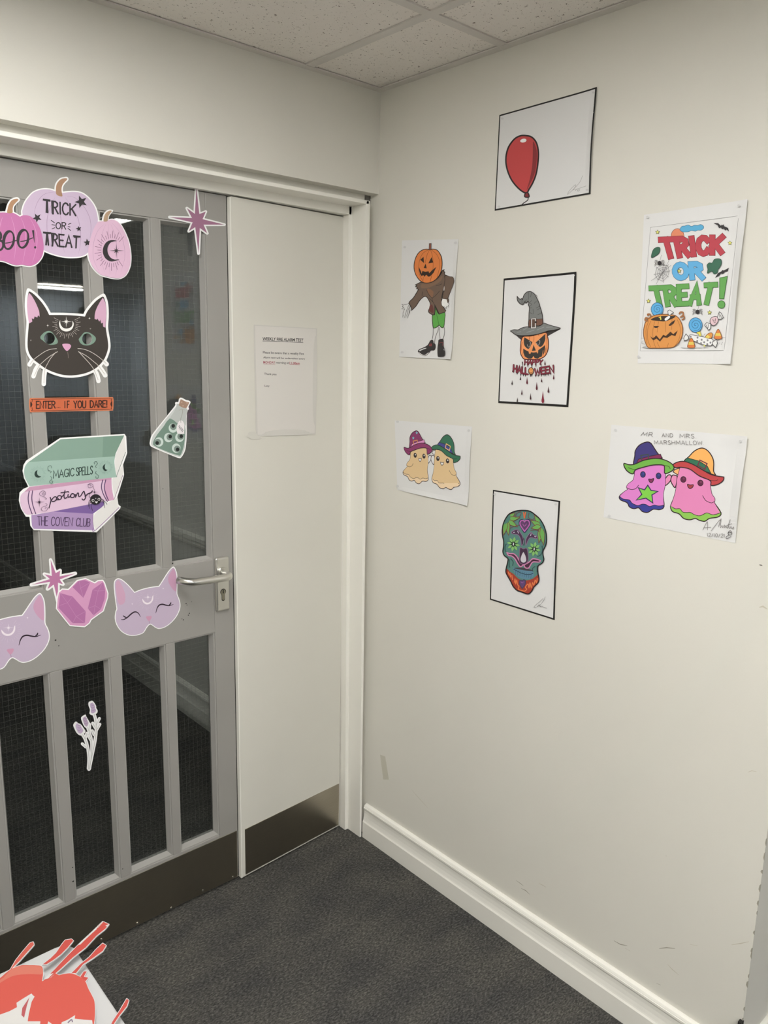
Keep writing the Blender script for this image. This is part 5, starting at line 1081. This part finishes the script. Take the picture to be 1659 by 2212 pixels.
a.sub('brow'); a.fill([(690,985),(722,905),(762,865),(850,880),(862,850),(800,818),(768,782),(720,832),(688,900)], (72, 50, 74), out=(138, 104, 136), ow=7); a.lines([[(560,760),(575,800)], [(490,785),(520,782)], [(770,800),(760,840)], [(820,845),(845,855)]], 12, (186, 172, 188)); a.line([(655,870),(640,940),(655,985),(672,930),(655,870)], 7, (58, 44, 62))
a.sub('heart'); HT = [(668,622,1),(690,600),(728,604),(746,650),(722,700),(668,768,1),(620,700),(597,650),(610,610),(645,600)]
a.fill([(668+(x-668)*1.28, 672+(y-672)*1.28) if len((x, y)) else 0 for x, y in [(p[0], p[1]) for p in HT]], (60, 58, 88)); a.fill(HT, (96, 62, 100), out=(178, 98, 164), ow=13); a.line([(640,655),(668,690),(700,650)], 9, (168, 96, 158))
a.sub('heart'); a.fill([(632,1530,1),(655,1515),(682,1530),(675,1590),(632,1650,1),(595,1590),(590,1535),(612,1520)], (98, 70, 114), out=(66, 62, 88), ow=9); a.line([(615,1545),(632,1565),(652,1545)], 8, (150, 96, 150))
for cx, cy in ((497, 965), (818, 1042)):
    a.sub('eye_flower'); a.fill(ell(cx, cy, 66, 76), (36, 56, 44), sm=False)
    for k in range(8):
        t = math.radians(k*45+12); ux, uy = math.cos(t), math.sin(t)*1.12
        a.fill([(cx+ux*26, cy+uy*26, 1), (cx+ux*60-uy*20, cy+uy*60+ux*20), (cx+ux*102, cy+uy*102, 1), (cx+ux*60+uy*20, cy+uy*60-ux*20)], (128, 178, 104), keep=True, out=None)
    a.layer += 1; a.fill(ell(cx, cy, 26, 34), (28, 34, 28), sm=False); a.fill(ell(cx, cy, 9, 24, .1), (214, 210, 210), sm=False)
RR = (126, 58, 62)
def petal(p, q, wd):
    dx, dy = q[0]-p[0], q[1]-p[1]; L_ = math.hypot(dx, dy); nx, ny = -dy/L_*wd, dx/L_*wd
    a.fill([(p[0],p[1],1),(p[0]+dx*.4+nx,p[1]+dy*.4+ny),(q[0],q[1],1),(p[0]+dx*.4-nx,p[1]+dy*.4-ny)], (108, 164, 84), out=RR, ow=6)
a.sub('corner_flower')
for q in ((525,480),(600,555),(560,700),(425,830),(345,830)): petal((395,590), q, 38)
a.fill([(440,500),(452,560),(430,620),(352,662),(345,650),(390,555)], (78, 122, 112), n=2)
a.sub('corner_flower')
for q in ((820,515),(765,600),(770,720),(890,950),(965,985)): petal((930,690), q, 38)
a.fill([(905,575),(960,660),(1000,770),(960,740),(915,690)], (78, 122, 112), n=2)
a.sub('crown_flame'); a.lines([[(655,470),(668,560)], [(688,470),(672,570)]], 15, (214, 104, 62), sm=False); a.sub('vine_lines'); a.lines([[(520,540),(560,480),(620,470),(590,540),(520,550)], [(740,480),(730,550),(790,590),(820,560)], [(440,720),(520,690),(590,670)], [(760,760),(840,745),(900,770)]], 7, RR)
a.sub('outline'); S2 = smooth_loop(SO); a.line(S2+[S2[0]], 17, SK_, sm=False)
a.part('signature'); a.lines([[(992,1775),(960,1840),(900,1910),(820,1945),(840,1905),(905,1850),(960,1800)], [(870,1925),(900,1895),(912,1930),(925,1915),(935,1932),(950,1918),(965,1938),(1015,1950)]], 5, (130, 124, 122))
a.tacks([(215, 195), (1155, 350)])
a.done()

# ------------------------------------------------------------------ fire alarm notice in a plastic pocket on the narrow leaf
a = Art('notice', 'weekly fire alarm test notice in a plastic pocket on the narrow leaf', 'notice', LP0, LN, (520, 690, 8.194), (198, 194, 184), white=.69, rough=.22)
a.part('plastic_pocket').paper([(228,92),(1352,158),(1326,2038),(272,2068)], c=(190, 184, 170), curl=cl(r_=.0008, b_=.0006))
a.part('paper'); a.layer = 8; a.fill([(252,112),(1330,172),(1306,2010),(300,2040)], (199, 192, 178), sm=False)
a.layer = 12; NK = (44, 40, 40); NR = (150, 60, 72)
a.part('heading'); a.text('WEEKLY FIRE ALARM TEST', ((385,312),(1108,340),(1105,394),(385,370)), NK, .02); a.line([(385,381),(1105,408)], 8, NK, sm=False)
a.part('lettering')
a.text('Please be aware that a weekly Fire', ((392,562),(1115,588),(1115,640),(392,616)), (66, 62, 62), .012); a.text('Alarm test will be undertaken every', ((398,654),(1138,682),(1138,722),(398,698)), (66, 62, 62), .012)
a.text('MONDAY', ((400,737),(608,741),(608,782),(400,779)), NR, .015); a.line([(400,788),(610,792)], 6, NR, sm=False); a.text('morning at', ((622,745),(850,752),(850,800),(622,793)), (66, 62, 62), .012); a.text('11.00am', ((862,750),(1043,757),(1043,796),(862,790)), NR, .02); a.line([(862,797),(1043,803)], 6, NR, sm=False)
a.text('Thank you', ((415,945),(630,953),(630,1000),(415,990)), (66, 62, 62), .012); a.text('Lucy', ((418,1155),(508,1160),(508,1203),(418,1198)), (66, 62, 62), .012)
a.part('tape'); a.fill([(105,2070),(140,1995),(250,1985),(300,2060),(370,2105),(330,2120),(180,2120)], (194, 188, 172), sm=False)
a.done()

# ------------------------------------------------------------------ white table with a blood-splatter cut-out
TZ = .74
tc = hit(147, 2037, Vector((0, 0, TZ)), Vector((0, 0, 1)))
tx1, ty1 = tc.x+.004, tc.y+.004; tx0, ty0 = tx1-.75, ty1-.58
tb = thing('side_table', 'white rounded-corner table in front of the glazed door', 'table', ((tx0+tx1)/2, (ty0+ty1)/2, 0))
def rrect(x0, x1, y0, y1, r_, z, n=6):
    P = []
    for cx, cy, a0 in ((x1-r_, y1-r_, 0), (x0+r_, y1-r_, 90), (x0+r_, y0+r_, 180), (x1-r_, y0+r_, 270)):
        for k in range(n+1): t = math.radians(a0+90*k/n); P.append((cx+r_*math.cos(t), cy+r_*math.sin(t), z))
    return P
bevel(MB().rings([rrect(tx0, tx1, ty0, ty1, .022, TZ-.025), rrect(tx0, tx1, ty0, ty1, .022, TZ)]).build('table_top', DESKW, tb, loc=((tx0+tx1)/2, (ty0+ty1)/2, TZ-.0125)), .003, 3)
for x, y in ((tx0+.05, ty0+.05), (tx1-.05, ty0+.05), (tx0+.05, ty1-.05), (tx1-.05, ty1-.05)):
    MB().tube([(x, y, 0), (x, y, TZ-.025)], [.014, .018], 14).build('leg', ALU, tb, loc=(x, y, .36), smooth=True)
a = Art('blood_splatter_cutout', 'red blood-splatter card cut-out lying on the white table', 'decoration', Vector((0, 0, TZ+.010)), Vector((0, 0, 1)), (0, 1950, 5.184), (246, 240, 238), white=.46)
RD, RL = (236, 98, 84), (240, 132, 112)
body = [(-260,1000),(-120,900),(0,842),(60,792),(130,742),(240,702),(330,700),(400,702),(468,715),(482,790),(470,880,1),(560,845),(620,790,1),(660,812,1),(720,798),(800,792),(880,822),(950,872),(988,960),(1030,1040),(1058,1110),(1064,1250),(1052,1360),(1030,1500),(900,1640),(600,1700),(200,1680),(-150,1600),(-280,1300)]
a.part('card'); a.fill(card_loop(body, 7), (246, 240, 238), sm=False, thick=.0015)
arms = [[(-60,900),(110,760),(180,640),(260,540),(335,452),(372,440),(380,470),(300,560),(220,650),(150,720),(40,840)],
        [(480,690),(570,620),(630,560),(690,470),(730,420),(800,408),(820,425),(760,500),(680,580),(600,640),(520,690)],
        [(480,880),(620,740),(760,590),(900,450),(1040,320),(1150,212),(1218,242),(1180,290),(1080,370),(960,500),(820,610),(680,740),(540,860)],
        [(800,790),(900,690),(1000,610),(1080,520),(1150,455),(1188,480),(1150,540),(1040,620),(930,690),(850,790)],
        [(1180,1500),(1260,1330),(1340,1210),(1420,1075),(1442,1095),(1420,1160),(1340,1260),(1280,1350),(1240,1500)],
        [(900,830),(940,770),(970,770),(940,830),(990,840),(960,880)]]
for q in arms: a.fill(offset_round(q, 7), (246, 240, 238), sm=False, thick=.0015, keep=True)
a.layer += 1
a.part('red_print'); a.fill(body, RD)
a.fill([(-150,930),(0,850),(130,748),(240,708),(400,708),(462,722),(470,800),(330,800),(150,820),(0,900),(-140,1000)], RL)
for k, q in enumerate(arms): a.part('splash'); a.fill([(p[0], p[1]) for p in q], (226, 88, 78) if k else (232, 104, 88), sm=False, keep=True)
a.layer += 1
WS = (244, 236, 232)
a.part('splash_highlight'); a.fill([(500,860),(560,800),(600,790),(540,850)], WS, sm=False, keep=True); a.part('splash_highlight'); a.fill([(860,480),(1000,350),(1110,245),(1080,300),(960,410),(900,470)], WS, sm=False, keep=True); a.part('splash_highlight'); a.fill([(1150,215),(1165,208),(1100,280),(1085,285)], WS, sm=False, keep=True); a.part('splash_highlight'); a.fill([(1180,258),(1218,240),(1200,268)], WS, sm=False)
a.part('white_cut_mark'); a.fill([(-300,1330),(0,1255),(110,1215),(190,1172),(185,1122),(250,1080),(352,1018),(370,1040),(388,1052),(355,1110),(322,1250),(310,1330),(452,1330),(450,1362),(330,1440),(100,1480),(-250,1450)], WS, sm=False)
a.fill([(250,1180),(330,1060),(300,1160),(270,1290),(240,1260)], (206, 96, 100), sm=False)
a.part('white_cut_mark'); a.fill([(690,1342),(760,1312),(842,1260),(836,1300),(935,1312),(1032,1318),(1046,1420),(820,1480),(680,1420)], WS, sm=False); a.part('white_cut_mark'); a.fill([(540,1330),(580,1358),(560,1400),(530,1370)], WS, sm=False); a.line([(760,1348),(800,1312),(812,1340)], 14, (150, 128, 150))
a.done()
# pads that hold the cut-out off the table
root = bpy.data.objects['blood_splatter_cutout']
for u, v in ((60, 2140), (150, 2130), (120, 2190)):
    p = hit(u, v, Vector((0, 0, TZ)), Vector((0, 0, 1)))
    MB().tube([(p.x, p.y, TZ), (p.x, p.y, TZ+.0086)], .008, 12).build('foam_pad', DESKW, root)
